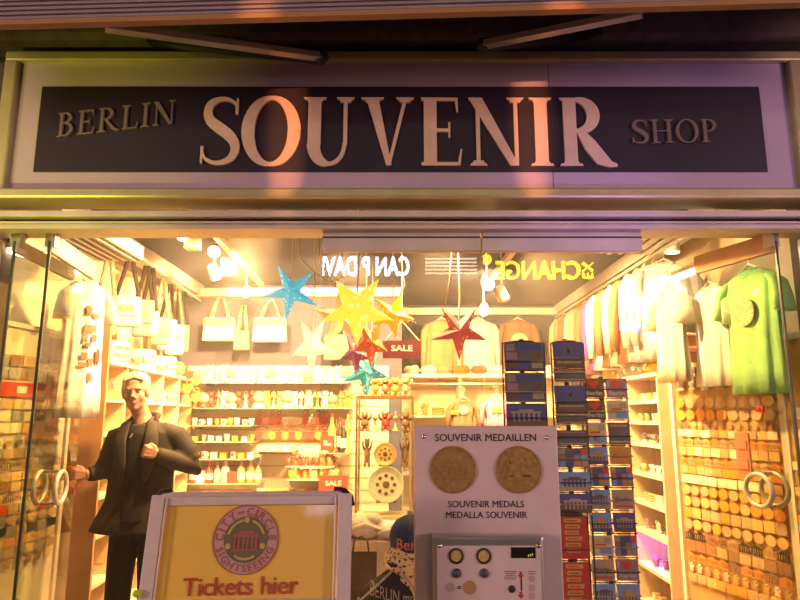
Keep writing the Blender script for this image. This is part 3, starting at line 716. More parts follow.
p0 = far_pos(425, 258); p1 = far_pos(477, 274)
b = MB()
for k in range(5): b.box((0, 0, -(k - 2) * (p0.z - p1.z) / 4.4), (p1.x - p0.x, .03, .055))
tag(b.build('lit_grille', mat('grille_glow', (.9, .9, .8), .5, emit=(.95, .95, .75), estr=8), loc=((p0.x + p1.x) / 2, p0.y, (p0.z + p1.z) / 2)), 'five pale lit bars mirrored in the left closed glass panel', 'light')
# orange lamps added across the road, beams squeezed into streaks on the sign
M_streakbulb = mat('streak_bulb', (1, .5, .1), .5, emit=(1.0, .36, .08), estr=4)
for (px, e_) in ((287, 230), (531, 230)):
    x = at(px, 130, SY).x; q = Vector((x, -6.0, 2.3))
    t = thing('streak_lamp', 'added orange lamp across the road, streaking %s' % ('letter O of the shop sign' if px < 400 else 'the last letter I of the shop sign'), 'added lamp', (q.x, q.y, 0), 0, 'added orange lamps across the road')
    b = MB(); b.tube([(0, 0, 0), (0, 0, q.z - .05)], .05, 10); b.build('pole', M_dark, t)
    b = MB(); b.ell((0, 0, q.z), (.05, .05, .05)); b.build('bulb', M_streakbulb, t, smooth=True)
    o = light('streak_lamp_beam', 'SPOT', (q.x, q.y + .1, q.z), e_ * 15, (1.0, .33, .10), .02, (x, SY, at(400, 125, SY).z), .135, blend=1.0); o.scale = (.22, 1, 1)

# ================================================================== THE MAN
MO = Vector((-1.66, 4.24, 0))
man = thing('person', 'white-haired person in a black coat reaching for the door, fist at chest', 'person', MO)
hc = Vector((-.055, -.05, 1.70)); HR = Matrix.Translation(hc) @ Euler((math.radians(4), math.radians(-3), math.radians(13))).to_matrix().to_4x4()
b = MB(); b.M = HR
b.ell((0, .02, .035), (.074, .094, .086), 20, 14); b.ell((0, -.012, -.03), (.062, .072, .078), 18, 12)       # skull, face
b.ell((0, -.048, -.088), (.034, .032, .026)); b.ell((0, -.018, -.072), (.056, .056, .036)); b.ell((0, -.06, -.058), (.034, .022, .022))                    # chin, jaw
b.tube([(0, -.075, .018), (0, -.095, -.012), (0, -.104, -.026)], [.010, .013, .016], 10); b.ell((-.011, -.092, -.030), .010); b.ell((.011, -.092, -.030), .010)
b.tube([(-.045, -.062, .028), (-.02, -.076, .033), (.02, -.076, .033), (.045, -.062, .028)], [.008, .010, .010, .008], 8)  # brow
for s_ in (-1, 1):
    b.ell((s_ * .040, -.050, -.026), (.022, .022, .030)); b.ell((s_ * .076, .015, -.005), (.009, .020, .032), R=(0, 0, s_ * .3))
b.tube([(-.024, -.077, -.056), (0, -.084, -.055), (.024, -.077, -.056)], [.004, .005, .004], 8); b.tube([(-.020, -.075, -.065), (0, -.082, -.066), (.020, -.075, -.065)], [.004, .006, .004], 8)
b.M = Matrix.Identity(4)
b.tube([hc + Vector((0, .02, -.05)), (-.03, .01, 1.56), (0, .02, 1.46)], [.052, .055, .075], 16)
# trunk and limbs
b.loft([(0, .03, 1.47, .13, .075), (0, .03, 1.40, .19, .10), (0, .03, 1.25, .17, .11), (0, .03, 1.08, .16, .11), (0, .03, .95, .165, .115), (0, .03, .88, .15, .10)])
SR, ER, WR, HRr = Vector((-.185, .02, 1.42)), Vector((-.24, .0, 1.20)), Vector((-.32, -.085, 1.19)), Vector((-.345, -.115, 1.19))
SL, EL, WL = Vector((.20, .03, 1.43)), Vector((.315, .07, 1.22)), Vector((.14, -.13, 1.315))
b.tube([SR, ER], [.055, .045], 12); b.tube([ER, WR], [.042, .030], 12)
b.tube([SL, EL], [.055, .045], 12); b.tube([EL, WL], [.042, .031], 12)
for s_ in (-1, 1): b.tube([(s_ * .09, .03, .93), (s_ * .105, .01, .50), (s_ * .11, .04, .10), (s_ * .11, -.04, .05), (s_ * .115, -.14, .035)], [.085, .058, .042, .04, .03], 14)
# right hand: closed round the door edge; left hand: loose fist held at the chest
def hand(b, w, d, up, side, curl, ln=.085):
    """w wrist, d direction of palm, up = back-of-hand normal, side = towards the thumb"""
    d = d.normalized(); up = (up - d * up.dot(d)).normalized(); side = (side - d * side.dot(d) - up * side.dot(up)).normalized()
    pc = w + d * ln * .55
    for k in (-.7, 0, .7): b.tube([w + side * k * .018, w + d * ln * .5 + side * k * .030, w + d * ln + side * k * .034], [.018, .016, .014], 8)
    ls = (.033, .038, .036, .029)
    for i in range(4):
        o = w + d * ln + side * (.031 - i * .0205)
        a = 0; p = o; pts = [p - d * .012, p]; rr = [.0105, .0105]
        for j in range(3):
            a += curl * (1.0 if j else .9); v = d * math.cos(a) - up * math.sin(a); p = p + v * ls[i] * (1, .75, .6)[j]; pts.append(p); rr.append(.0098 - j * .0008)
        b.tube(pts, rr, 8)
    o = w + d * ln * .35 + side * .03
    b.tube([w + d * ln * .15 + side * .012, o + side * .012, o + d * .03 + side * .020 - up * .014, o + d * .052 + side * .004 - up * .032], [.015, .013, .0115, .009], 8)
hand(b, WL, Vector((-.85, -.20, .25)), Vector((-.15, -1, .15)), Vector((-.1, -.15, 1)), 1.15, .075)
hand(b, WR, Vector((-.7, -.25, .0)), Vector((.2, -1, 0)), Vector((0, 0, 1)), .8, .06)
fuse(b, 'body', M_skin, man, .0055, 4)
# eyes
for s_ in (-1, 1):
    b = MB(); b.M = HR; b.ell((s_ * .030, -.0685, .006), (.011, .008, .0055), 12, 8); e = b.build('eye', mat('eye_white', (.50, .42, .36), .3), man, smooth=True)
    b = MB(); b.M = HR; b.ell((s_ * .030 - .002, -.0755, .006), (.0055, .003, .005), 10, 6); b.build('iris', M_black, e, smooth=True)
    b = MB(); b.M = HR; b.tube([(s_ * .048, -.064, .026), (s_ * .032, -.082, .030), (s_ * .016, -.086, .027)], [.004, .0055, .004], 6); b.build('eyebrow', mat('grey_brow', (.45, .33, .2), .8), man, smooth=True)
b = MB(); b.M = HR; b.tube([(-.024, -.083, -.0605), (0, -.0905, -.060), (.024, -.083, -.0605)], [.002, .003, .002], 6); b.build('mouth', mat('lips', (.34, .12, .08), .6), man, smooth=True)
# hair
b = MB(); b.M = HR
b.ell((0, .040, .056), (.088, .094, .082), 20, 14); b.ell((-.070, .022, .012), (.020, .046, .055)); b.ell((.070, .022, .012), (.020, .046, .055))
for k in range(70):
    a = random.uniform(-.25, PI + .25); e = random.uniform(.1, 1.45)
    n = Vector((math.cos(a) * math.cos(e), math.sin(a) * math.cos(e), math.sin(e)))
    b.ell(Vector((0, .040, .056)) + Vector((n.x * .079, n.y * .086, n.z * .076)), (.013, .013, .009))
for k in range(11): x = -.060 + k * .012; b.tube([(x * .8, .01, .128 - abs(x) * .25), (x * .95, -.035, .118 - abs(x) * .3), (x, -.060, .098 - abs(x) * .35)], [.014, .012, .008], 6)
fuse(b, 'hair', mat('white_hair', (.78, .66, .42), .7, noise=.25, nscale=60, bump=.3), man, .0065, 3)
# clothing
M_coat = mat('black_coat', (.035, .028, .022), .8, noise=.25, nscale=14, bump=.1)
M_inner = mat('black_jumper', (.018, .014, .012), .95, noise=.2, nscale=30)
b = MB()
b.loft([(-.005, .03, 1.54, .055, .05), (0, .03, 1.50, .115, .08), (.005, .03, 1.45, .195, .105), (.005, .03, 1.33, .215, .125), (-.005, .03, 1.18, .205, .135), (-.01, .03, 1.02, .215, .14), (-.03, .02, .90, .25, .15), (-.045, .02, .83, .27, .155)], n=28, wave=.04, waves=5)
b.tube([SR + Vector((.10, 0, .03)), SR + Vector((0, 0, -.008)), (SR + ER) / 2, ER, (ER + WR) / 2, WR + Vector((.012, .01, 0))], [.06, .070, .066, .06, .052, .044], 14)
b.tube([SL + Vector((-.10, 0, .03)), SL + Vector((0, 0, -.008)), (SL + EL) / 2 + Vector((.012, 0, 0)), EL, (EL + WL) / 2, WL], [.06, .072, .072, .066, .058, .046], 14)
for (p, q, r) in (((.28, .05, 1.31), (.33, .03, 1.27), .05), ((.30, .10, 1.25), (.24, .0, 1.29), .045), ((-.22, 0, 1.30), (-.25, -.03, 1.24), .05)): b.tube([p, q], [r, r * .8], 8)
fuse(b, 'coat', M_coat, man, .009, 3)
b = MB()
b.loft([(-.015, -.015, 1.50, .062, .06), (-.012, -.02, 1.44, .10, .085), (-.01, -.028, 1.34, .125, .09), (-.01, -.03, 1.18, .12, .092), (-.01, -.035, 1.02, .115, .092), (-.015, -.04, .90, .12, .10)], n=20)
fuse(b, 'jumper', M_inner, man, .009, 4)
for s_ in (-1, 1):
    b = MB(); b.tube([(s_ * .06 - .02, .02, 1.545), (s_ * .085 - .015, -.055, 1.50), (s_ * .10 - .01, -.105, 1.40), (s_ * .085, -.128, 1.26), (s_ * .07, -.13, 1.15)], [.024, .034, .046, .040, .012], 10, flat=.30)
    b.build('lapel', M_coat, man, smooth=True)
b = MB(); b.tube([(-.085, -.03, 1.52), (-.09, .05, 1.55), (-.02, .09, 1.565), (.06, .06, 1.555), (.075, -.02, 1.52)], [.014, .024, .026, .022, .012], 10); b.build('collar', M_coat, man, smooth=True)
b = MB(); b.box((-.035, -.115, 1.43), (.006, .006, .026), (0, .5, 0)); b.build('badge', mat('pale_badge', (.7, .6, .45), .5), man)
b = MB(); b.tube([WL + Vector((.03, .036, -.017)), WL + Vector((-.005, -.005, .004))], [.048, .044], 14); b.build('cuff', M_coat, man, smooth=True)
b = MB()
b.loft([(0, .03, .98, .17, .12), (0, .03, .86, .165, .12), (0, .03, .80, .15, .105)])
for s_ in (-1, 1): b.tube([(s_ * .085, .03, .88), (s_ * .10, .015, .52), (s_ * .11, .035, .09)], [.098, .080, .070], 16)
fuse(b, 'trousers', mat('dark_trousers', (.022, .018, .017), .9, noise=.2), man, .010, 4)
for s_ in (-1, 1):
    b = MB(); b.tube([(s_ * .11, .08, .035), (s_ * .11, 0, .045), (s_ * .115, -.10, .036), (s_ * .12, -.17, .028)], [.035, .048, .044, .026], 12); b.build('shoe', M_black, man, smooth=True)
# ================================================================== SHOP FURNITURE
def cell(px, py, Y): return at(px, py, Y)
# left shelf unit along the wall: end panel plus open compartments facing the aisle
LP, LQ = (-2.05, 4.52), (-2.20, 6.85)
t = thing('wall_shelf_unit', 'beech shelf unit along the left wall behind the man', 'shelf unit', (-2.05, 4.52, 0), math.atan2(LQ[1] - LP[1], LQ[0] - LP[0]), 'shelf units along the side walls')
LL = math.hypot(LQ[0] - LP[0], LQ[1] - LP[1]); DZ = .30; ZT = 1.93
b = MB(); b.box((-.012, DZ / 2, 1.2), (.03, DZ, 2.4)); b.build('end_panel', M_woodpanel, t)
ups = [0, .38, .76, 1.3, 1.84, LL]
for u in ups[1:]: b = MB(); b.box((u, DZ / 2, ZT / 2), (.025, DZ, ZT)); b.build('divider', M_wood, t)
for z in (.1, .42, .74, 1.0, 1.2, 1.42, 1.66): b = MB(); b.box((LL / 2, DZ / 2, z), (LL, DZ - .004, .022)); b.build('shelf', M_cream, t)
b = MB(); b.box((LL / 2, DZ / 2, ZT), (LL, DZ + .02, .03)); b.build('top_board', M_cream, t)
b = MB(); b.box((LL / 2, DZ - .006, ZT / 2), (LL, .012, ZT)); b.build('back_panel', M_wood, t)
lu_rot = t.rotation_euler.z
def lu(u, d, z): return Vector((-2.05, 4.52, 0)) + Matrix.Rotation(lu_rot, 3, 'Z') @ Vector((u, d, z))
# right shelf units
RP, RQ = (1.94, 4.74), (1.88, 5.45)
def right_unit(x0, y0, y1, ztop, zs, label, nd):
    t = thing('wall_shelf_unit', label, 'shelf unit', (x0, y0, 0), 0, 'shelf units along the side walls')
    L = y1 - y0; D = 2.36 - x0
    b = MB(); b.box((D / 2, .012, ztop / 2), (D, .024, ztop)); b.build('end_panel', M_wood, t)
    for k in range(1, nd + 1): b = MB(); b.box((D / 2, L * k / nd - .012, ztop / 2), (D - .01, .024, ztop - .03)); b.build('divider', M_wood, t)
    for z in zs: b = MB(); b.box((D / 2, L / 2, z), (D - .006, L - .05, .026)); b.build('shelf', M_cream, t)
    b = MB(); b.box((D / 2, L / 2, ztop), (D + .02, L + .01, .03)); b.build('top_board', M_cream, t)
    b = MB(); b.box((D - .01, L / 2, ztop / 2), (.012, L - .03, ztop - .04)); b.build('back_panel', M_wood, t)
    return t
ZR = (.12, .40, .66, .88, 1.10, 1.33, 1.50, 1.66)
right_unit(1.90, 4.76, 5.46, 1.86, ZR, 'cream shelf unit right of the postcard stands, nearest the magnet board', 1)
right_unit(1.90, 5.50, 7.2, 1.84, ZR, 'longer shelf unit standing behind the postcard stands by the right wall', 3)

# magnet boards (pegboards standing at the sides of the entrance)
def board(p, q, z0, z1, label, m=M_wood):
    L = math.hypot(q[0] - p[0], q[1] - p[1]); rz = math.atan2(q[1] - p[1], q[0] - p[0])
    t = thing('display_board', label, 'display board', (p[0], p[1], 0), rz, 'display boards beside the entrance')
    b = MB(); b.box((L / 2, .02, (z0 + z1) / 2), (L, .03, z1 - z0)); b.build('panel', m, t)
    b = MB()
    for s_ in (0, 1): b.box((s_ * L, .01, (z0 + z1) / 2), (.03, .05, z1 - z0 + .02))
    b.box((L / 2, .01, z1), (L, .05, .03)); b.build('frame', M_cream, t)
    b = MB()
    for s_ in (.06, .94): b.box((s_ * L, .06, z0 / 2 + .1), (.04, .05, z0 + .2))
    b.build('stand', M_woodpanel, t)
    return t, L, rz
bt, BL, brz = board((1.97, 4.68), (2.25, 3.82), .30, 1.90, 'orange-brown board of souvenir magnets between shelf unit and door leaf', mat('board_orange', (.62, .34, .13), .6, noise=.12, nscale=5))
ct, CL2, crz = board((2.25, 3.78), (2.25, 3.40), .30, 2.0, 'narrow board crowded with trinkets at the right edge under the green shirt', mat('board_tan', (.70, .42, .18), .6, noise=.12, nscale=5))
lt, LBL, lrz = board((-2.40, 3.46), (-2.27, 4.44), .30, 2.1, 'cream board of magnets and boxes behind the folded door leaves', M_cream)

# ------------------------------------------------------------------ small goods: masters built once
HID = []
def master(fn, name, cat, group):
    o = fn(name); tag(o, 'x', cat, group); HID.append(o); return o
def g_magnet_square(n):
    b = MB(); b.box((0, 0, 0), (1, .16, 1)); b.box((0, -.09, 0), (.84, .06, .84)); b.box((-.1, -.13, -.12), (.5, .05, .3)); b.box((.15, -.13, .15), (.22, .05, .42)); return b.build(n, M_print)
def g_magnet_round(n):
    b = MB(); b.M = Matrix.Rotation(PI / 2, 4, 'X'); b.lathe([(.5, -.06), (.5, .05), (.42, .1), (.38, .07), (.05, .07), (.001, .12)], n=18); b.M = Matrix.Identity(4); b.box((0, -.1, -.05), (.4, .06, .25)); return b.build(n, M_print)
def g_magnet_gate(n):
    b = MB()
    for k in range(5): b.box((-.4 + k * .2, 0, -.1), (.09, .16, .55))
    b.box((0, 0, .22), (1, .2, .12)); b.box((0, 0, .34), (.55, .16, .14)); b.box((0, 0, -.42), (1.05, .2, .12)); b.ell((0, 0, .45), (.14, .08, .1), 8, 6); return b.build(n, M_tint)
def g_magnet_bear(n):
    b = MB(); b.ell((0, 0, -.12), (.26, .14, .32), 12, 8); b.ell((0, -.02, .28), (.2, .14, .18), 12, 8)
    for s_ in (-1, 1): b.ell((s_ * .15, 0, .44), (.07, .05, .07), 8, 6); b.ell((s_ * .26, -.02, .12), (.09, .08, .2), 8, 6, R=(0, s_ * .6, 0)); b.ell((s_ * .14, -.03, -.42), (.12, .13, .12), 8, 6)
    b.ell((0, -.15, .24), (.08, .07, .06), 8, 6); return b.build(n, M_tint, smooth=True)
def g_keyring(n):
    b = MB(); b.tube([(.16 * math.cos(a), 0, .36 + .12 * math.sin(a)) for a in [2 * PI * k / 12 for k in range(12)]], .025, 6, closed=True); b.tube([(0, 0, .24), (0, 0, .08)], .03, 6)
    b.prism([(-.24, .08), (.24, .08), (.28, -.3), (0, -.5), (-.28, -.3)], -.05, .05); return b.build(n, M_tint)
def g_globe(n):
    b = MB(); b.lathe([(.34, 0), (.36, .06), (.30, .22), (.28, .25), (.001, .25)], n=16); o = b.build(n, M_tint, smooth=True)
    b = MB(); b.ell((0, 0, .55), .36, 16, 12); g = b.build('glass_dome', mat('globe_glass', (.95, .92, .85), .05, spec=1.0, trans=.7), o, smooth=True)
    b = MB(); b.box((0, 0, .38), (.3, .1, .2)); b.box((0, 0, .5), (.36, .12, .05)); b.ell((0, 0, .6), (.06, .05, .09), 8, 6); b.build('tiny_scene', M_tint, o)['tinted'] = 1
    return o
def g_bear(n):
    b = MB(); b.ell((0, 0, .38), (.22, .19, .28), 12, 8); b.ell((0, -.03, .78), (.18, .16, .17), 12, 8)
    for s_ in (-1, 1):
        b.ell((s_ * .13, 0, .93), (.06, .04, .06), 8, 6); b.tube([(s_ * .18, -.02, .56), (s_ * .30, -.06, .68), (s_ * .34, -.06, .88)], [.09, .075, .06], 8); b.tube([(s_ * .11, 0, .22), (s_ * .14, -.03, .04)], [.12, .10], 8); b.ell((s_ * .14, -.08, .04), (.10, .13, .05), 8, 6)
    b.ell((0, -.17, .74), (.07, .07, .05), 8, 6); return b.build(n, M_tint, smooth=True)
def g_tower(n):
    b = MB(); b.lathe([(.22, 0), (.16, .05), (.07, .2), (.05, .55), (.05, .58), (.16, .66), (.05, .74), (.03, .78), (.018, 1.0)], n=14); b.ell((0, 0, .64), .13, 14, 10); return b.build(n, M_tint, smooth=True)
def g_mug(n):
    b = MB(); b.lathe([(.30, 0), (.34, .03), (.34, .72), (.31, .72), (.30, .08), (.001, .08)], n=18); b.tube([(.33, 0, .6), (.50, 0, .55), (.52, 0, .35), (.33, 0, .18)], .045, 8); o = b.build(n, M_tint, smooth=True)
    b = MB(); b.box((0, -.335, .38), (.3, .02, .3)); b.build('picture', M_red, o); return o
def g_glass(n):
    b = MB(); b.lathe([(.20, 0), (.22, .04), (.30, .7), (.27, .7), (.20, .1), (.001, .1)], n=14); return b.build(n, M_tint, smooth=True)
def g_bottle(n):
    b = MB(); b.lathe([(.17, 0), (.18, .03), (.18, .58), (.07, .74), (.06, .9), (.001, .9)], n=14); o = b.build(n, M_tint, smooth=True)
    b = MB(); b.lathe([(.072, .9), (.072, 1.0), (.001, 1.0)], n=12); b.build('cap', M_red, o); b = MB(); b.lathe([(.184, .15), (.184, .45)], n=14); b.build('paper_label', M_cream, o); return o
def g_giftbox(n):
    b = MB(); b.box((0, 0, .3), (.7, .5, .6)); b.box((0, 0, .62), (.74, .54, .08)); b.box((0, -.256, .3), (.4, .02, .3)); return b.build(n, M_print)
def g_plate(n):
    b = MB(); b.M = Matrix.Translation((0, 0, .5)) @ Matrix.Rotation(PI / 2 - .15, 4, 'X'); b.lathe([(.001, -.01), (.34, -.01), (.5, .04), (.5, .06), (.48, .07), (.34, .015), (.001, .01)], n=28)
    Mp = b.M; o = b.build(n, M_tint); b = MB(); b.M = Mp
    for k in range(8): a = k * PI / 4; b.ell((.24 * math.cos(a), .24 * math.sin(a), .02), (.055, .055, .012), 8, 6)
    b.ell((0, 0, .02), (.10, .10, .02), 12, 6); b.build('decoration', mat('plate_print', (.16, .07, .03), .6), o)
    b = MB(); b.tube([(-.25, .05, .3), (-.25, -.08, .02), (-.25, .25, 0)], .015, 6); b.tube([(.25, .05, .3), (.25, -.08, .02), (.25, .25, 0)], .015, 6); b.bar((-.25, .2, .01), (.25, .2, .01), .02, .02); b.build('stand', M_dark, o); return o
def g_folded(n):
    b = MB()
    for k in range(3): b.loft([(0, 0, k * .2 + .01, .44, .34), (0, 0, k * .2 + .1, .5, .38), (0, 0, k * .2 + .19, .44, .34)], n=16, wave=.05, waves=4)
    return b.build(n, M_cloth, smooth=True)
def g_heap(n):
    b = MB(); b.ell((0, 0, .26), (.5, .36, .27), 16, 10); b.ell((.18, -.1, .4), (.24, .2, .16)); b.ell((-.2, .05, .38), (.22, .2, .16)); b.tube([(-.4, -.25, .2), (0, -.36, .34), (.4, -.25, .2)], .06, 8); return b.build(n, M_cloth, smooth=True)
GM = {
    'square': (g_magnet_square, 'souvenir_magnet', 'magnet', 'square magnet'), 'round': (g_magnet_round, 'round_magnet', 'magnet', 'round magnet'),
    'gate': (g_magnet_gate, 'gate_magnet', 'magnet', 'gate-shaped magnet'), 'bearm': (g_magnet_bear, 'bear_magnet', 'magnet', 'bear magnet'),
    'key': (g_keyring, 'keyring', 'keyring', 'heart-tipped keyring'), 'globe': (g_globe, 'snow_globe', 'snow globe', 'snow globe'),
    'bear': (g_bear, 'bear_figurine', 'figurine', 'bear figurine'), 'tower': (g_tower, 'tower_figurine', 'figurine', 'tower figurine'), 'mug': (g_mug, 'souvenir_mug', 'mug', 'souvenir mug'),
    'glass': (g_glass, 'shot_glass', 'glass', 'small glass'), 'bottle': (g_bottle, 'souvenir_bottle', 'bottle', 'bottle'), 'box': (g_giftbox, 'gift_box', 'box', 'gift box'),
    'plate': (g_plate, 'souvenir_plate', 'plate', 'souvenir plate'), 'folded': (g_folded, 'folded_shirts', 'folded clothes', 'stack of folded shirts'), 'heap': (g_heap, 'shirt_bundle', 'folded clothes', 'bundle of soft clothing')}
MAST = {}
def goods(kind, loc, size, rz, label, colour, group, tilt=0.0):
    if kind not in MAST:
        f, n, c, _ = GM[kind]; o = f(n); o['category'] = c; MAST[kind] = o; c_ = o; fresh = True
    else: c_ = copy_tree(MAST[kind])
    c_.location = loc; c_.rotation_euler = (0, tilt, rz); c_.scale = (size[0], size[1], size[2]) if isinstance(size, tuple) else (size, size, size)
    c_.color = (*COLS[colour], 1)
    for ch in c_.children:
        if ch.get('tinted'): ch.color = c_.color
    c_['label'] = label; c_['group'] = group; return c_
rnd = random.Random(11)
# rows of magnets on a board: rows = list of (kind, count, height, palette)
def fill_board(root, L, rz, ztop, rows, where, u0=.04, u1=None, colname='column'):
    u1 = L - .04 if u1 is None else u1; z = ztop; org = root.location; Rm = Matrix.Rotation(rz, 3, 'Z')
    for ri, (kind, n, h, pal, w_) in enumerate(rows):
        z -= h / 2
        for k in range(n):
            u = u0 + (u1 - u0) * (k + .5) / n; c = rnd.choice(pal); sz = h * .86
            p = org + Rm @ Vector((u + rnd.uniform(-.003, .003), -.012, z + rnd.uniform(-.002, .002)))
            goods(kind, p, ((u1 - u0) / n * .93, sz * .3, sz * 1.08), rz, '%s %s, %s row down, %s from %s end, %s' % (c, GM[kind][3], nth(ri + 1), nth(k + 1), colname, where), c, 'magnets on ' + where, rnd.uniform(-.05, .05))
        z -= h / 2 + .006
    return z
P1 = ['orange', 'tan', 'gold', 'tan']; P2 = ['tan', 'cream', 'gold', 'cream']; P3 = ['brown', 'tan', 'gold', 'brown']
rowsR = [('globe', 6, .085, ['cream', 'white', 'gold'], 1.0), ('globe', 6, .085, ['cream', 'white', 'gold'], 1.0), ('round', 7, .075, P1, 1), ('round', 7, .075, P1, 1), ('bearm', 10, .05, P3, .8), ('square', 9, .05, P2, 1.3), ('gate', 9, .055, P1, 1.3),
         ('square', 9, .06, P2, 1.2), ('gate', 9, .055, P1, 1.3), ('square', 9, .055, P1, 1.3), ('square', 8, .06, P2, 1.3), ('round', 8, .07, P1, 1), ('round', 8, .07, P1, 1), ('square', 8, .07, P1, 1), ('round', 8, .07, P1, 1), ('gate', 7, .065, ['brown', 'black', 'tan'], 1.5),
         ('square', 7, .065, ['brown', 'tan'], 1.5), ('gate', 7, .06, ['brown', 'orange'], 1.5), ('bearm', 9, .06, P2, 1), ('square', 8, .06, P1, 1)]
rowsR = [(k_, int(n_ * 1.3), h_, p_, w_) for (k_, n_, h_, p_, w_) in rowsR]
fill_board(bt, BL, brz, 1.86, rowsR, 'orange-brown board', colname='shelf')
rowsC = [('square', 4, .07, P2, 1), ('key', 5, .10, P2, .8), ('key', 5, .11, ['gold', 'cream'], .8), ('square', 4, .05, P2, 1), ('bearm', 5, .08, P2, .9), ('square', 4, .05, P2, 1), ('key', 5, .09, P1, .8), ('square', 4, .05, P1, 1), ('square', 4, .05, P2, 1), ('key', 5, .09, P2, .8), ('square', 4, .05, P2, 1), ('square', 4, .05, P2, 1),
         ('round', 4, .06, P1, 1), ('square', 4, .05, P2, 1), ('square', 4, .05, P2, 1), ('round', 4, .06, P1, 1), ('square', 4, .05, P1, 1)]
fill_board(ct, CL2, crz, 1.60, rowsC, 'narrow right-edge board', u0=.02, u1=CL2 - .02, colname='far')
rowsL = [('square', 6, .07, ['grey', 'brown', 'tan'], 1.2), ('square', 6, .07, ['grey', 'brown', 'tan'], 1.2), None, ('square', 7, .065, ['cream', 'white', 'tan'], 1), ('square', 7, .065, ['cream', 'white', 'grey'], 1), ('square', 7, .065, ['cream', 'gold', 'tan'], 1), ('key', 8, .075, ['teal', 'grey', 'cream', 'tan'], .9),
         ('square', 8, .06, ['grey', 'tan', 'cream'], 1), ('gate', 6, .065, ['brown', 'tan', 'grey'], 1.3), ('square', 8, .055, P1 + ['grey'], 1), ('square', 8, .055, P3, 1), ('gate', 7, .06, P3, 1.3), ('square', 8, .06, ['brown', 'tan', 'red', 'grey'], 1), ('round', 8, .06, ['grey', 'tan', 'brown'], 1), ('square', 8, .055, ['grey', 'brown', 'tan', 'black'], 1), ('square', 8, .055, P1, 1),
         ('square', 8, .055, ['grey', 'brown', 'tan'], 1), ('bearm', 8, .06, P3, 1)]
rowsL = [r_ and (r_[0], int(r_[1] * 1.35), r_[2], r_[3], r_[4]) for r_ in rowsL]
z_end = fill_board(lt, LBL, lrz, 2.02 - .10, rowsL[:2], 'left board above red strip', colname='street')
b = MB(); b.box((LBL / 2, -.012, 1.71), (LBL, .02, .085)); o = b.build('banner_strip', M_red, lt); b = MB()
for k in range(3): b.box((LBL * (k + .5) / 3, -.024, 1.71), (.09, .004, .04))
b.build('banner_mark', M_cream, o)
fill_board(lt, LBL, lrz, 1.655, rowsL[3:], 'left board below red strip', colname='street')
b = MB(); b.box((0, 0, 0), (.18, .02, .14)); b.box((0, -.011, .03), (.12, .004, .012)); b.box((0, -.011, -.02), (.09, .004, .01))
p = Vector(lt.location) + Matrix.Rotation(lrz, 3, 'Z') @ Vector((.12, -.05, 1.58)); tag(b.build('notice_plate', mat('notice_dark', (.06, .08, .08), .5), loc=p, rot=(0, 0, lrz)), 'small dark notice plate on the left board just under its red strip', 'sign')
b = MB(); b.box((0, 0, 0), (.10, .012, .26)); b.box((0, -.008, .06), (.07, .004, .05)); b.box((0, -.008, -.05), (.07, .004, .06))
p = at(741, 455, 3.9); tag(b.build('price_card', mat('price_pink', (.72, .30, .20), .6), loc=(p.x, p.y - .03, p.z), rot=(0, 0, brz)), 'pinkish printed card hanging on the orange-brown magnet board above the ring handle', 'card')
b = MB(); b.box((0, 0, 0), (.05, .012, .04)); b.box((0, -.008, 0), (.015, .004, .015))
p = at(757, 409, 3.72); tag(b.build('price_card', M_red, loc=(p.x, p.y - .03, p.z), rot=(0, 0, brz)), 'small red tag with pale square below the green t-shirt', 'card')

# goods on the right shelf unit
for zi, z in enumerate(ZR):
    for k in range(5):
        u = 4.80 + .12 * k + .05; kind = ['box', 'glass', 'bear', 'folded', 'mug', 'globe', 'glass', 'box'][zi]; c = rnd.choice(['cream', 'white', 'tan', 'gold'] if zi not in (2, 1) else ['pink', 'purple', 'cream', 'white'])
        goods(kind, (1.99 + rnd.uniform(-.02, .02), u, z + .0135), .10 if kind in ('folded',) else .085, PI / 2 * -1, '%s %s, %s from front, %s shelf up, near right unit' % (c, GM[kind][3], nth(k + 1), nth(zi + 1)), c, 'goods on the near right shelf unit')
for k in range(9):
    c = ['yellow', 'white', 'cream', 'white', 'yellow', 'white', 'cream', 'orange', 'yellow'][k]
    goods('heap' if k % 3 else 'folded', (2.02 + .04 * (k % 2), 4.92 + .25 * k, 1.876 if k < 2 else 1.856), .36 if k < 5 else .28, -PI / 2, '%s %s atop the right shelf units, %s from front' % (c, GM['heap' if k % 3 else 'folded'][3], nth(k + 1)), c, 'clothing piled on the right shelf units')
p = at(662, 335, 5.0)
# left unit goods
for zi, z in enumerate((.42, .74, 1.0, 1.2, 1.42, 1.66)):
    for k in range(9):
        u = .10 + .25 * k; 
        if any(abs(u - x) < .05 for x in ups): u += .06
        kind = ['box', 'mug', 'box', 'glass', 'bottle', 'bear'][(zi + k // 3) % 6]; c = rnd.choice(['cream', 'white', 'tan', 'orange', 'red'])
        goods(kind, lu(u, .10, z + .0115), .12 if z < 1.6 else .15, lu_rot, '%s %s, %s from front, %s shelf up, left wall unit' % (c, GM[kind][3], nth(k + 1), nth(zi + 2)), c, 'goods on the left wall unit')
for k in range(7):
    c = ['white', 'cream', 'grey', 'white', 'cream', 'white', 'tan'][k]
    goods('folded' if k % 2 else 'heap', lu(.15 + .33 * k, .15, ZT + .016), .30, lu_rot, '%s %s atop the left wall unit, %s from front' % (c, GM['folded' if k % 2 else 'heap'][3], nth(k + 1)), c, 'clothing piled on the left wall unit')

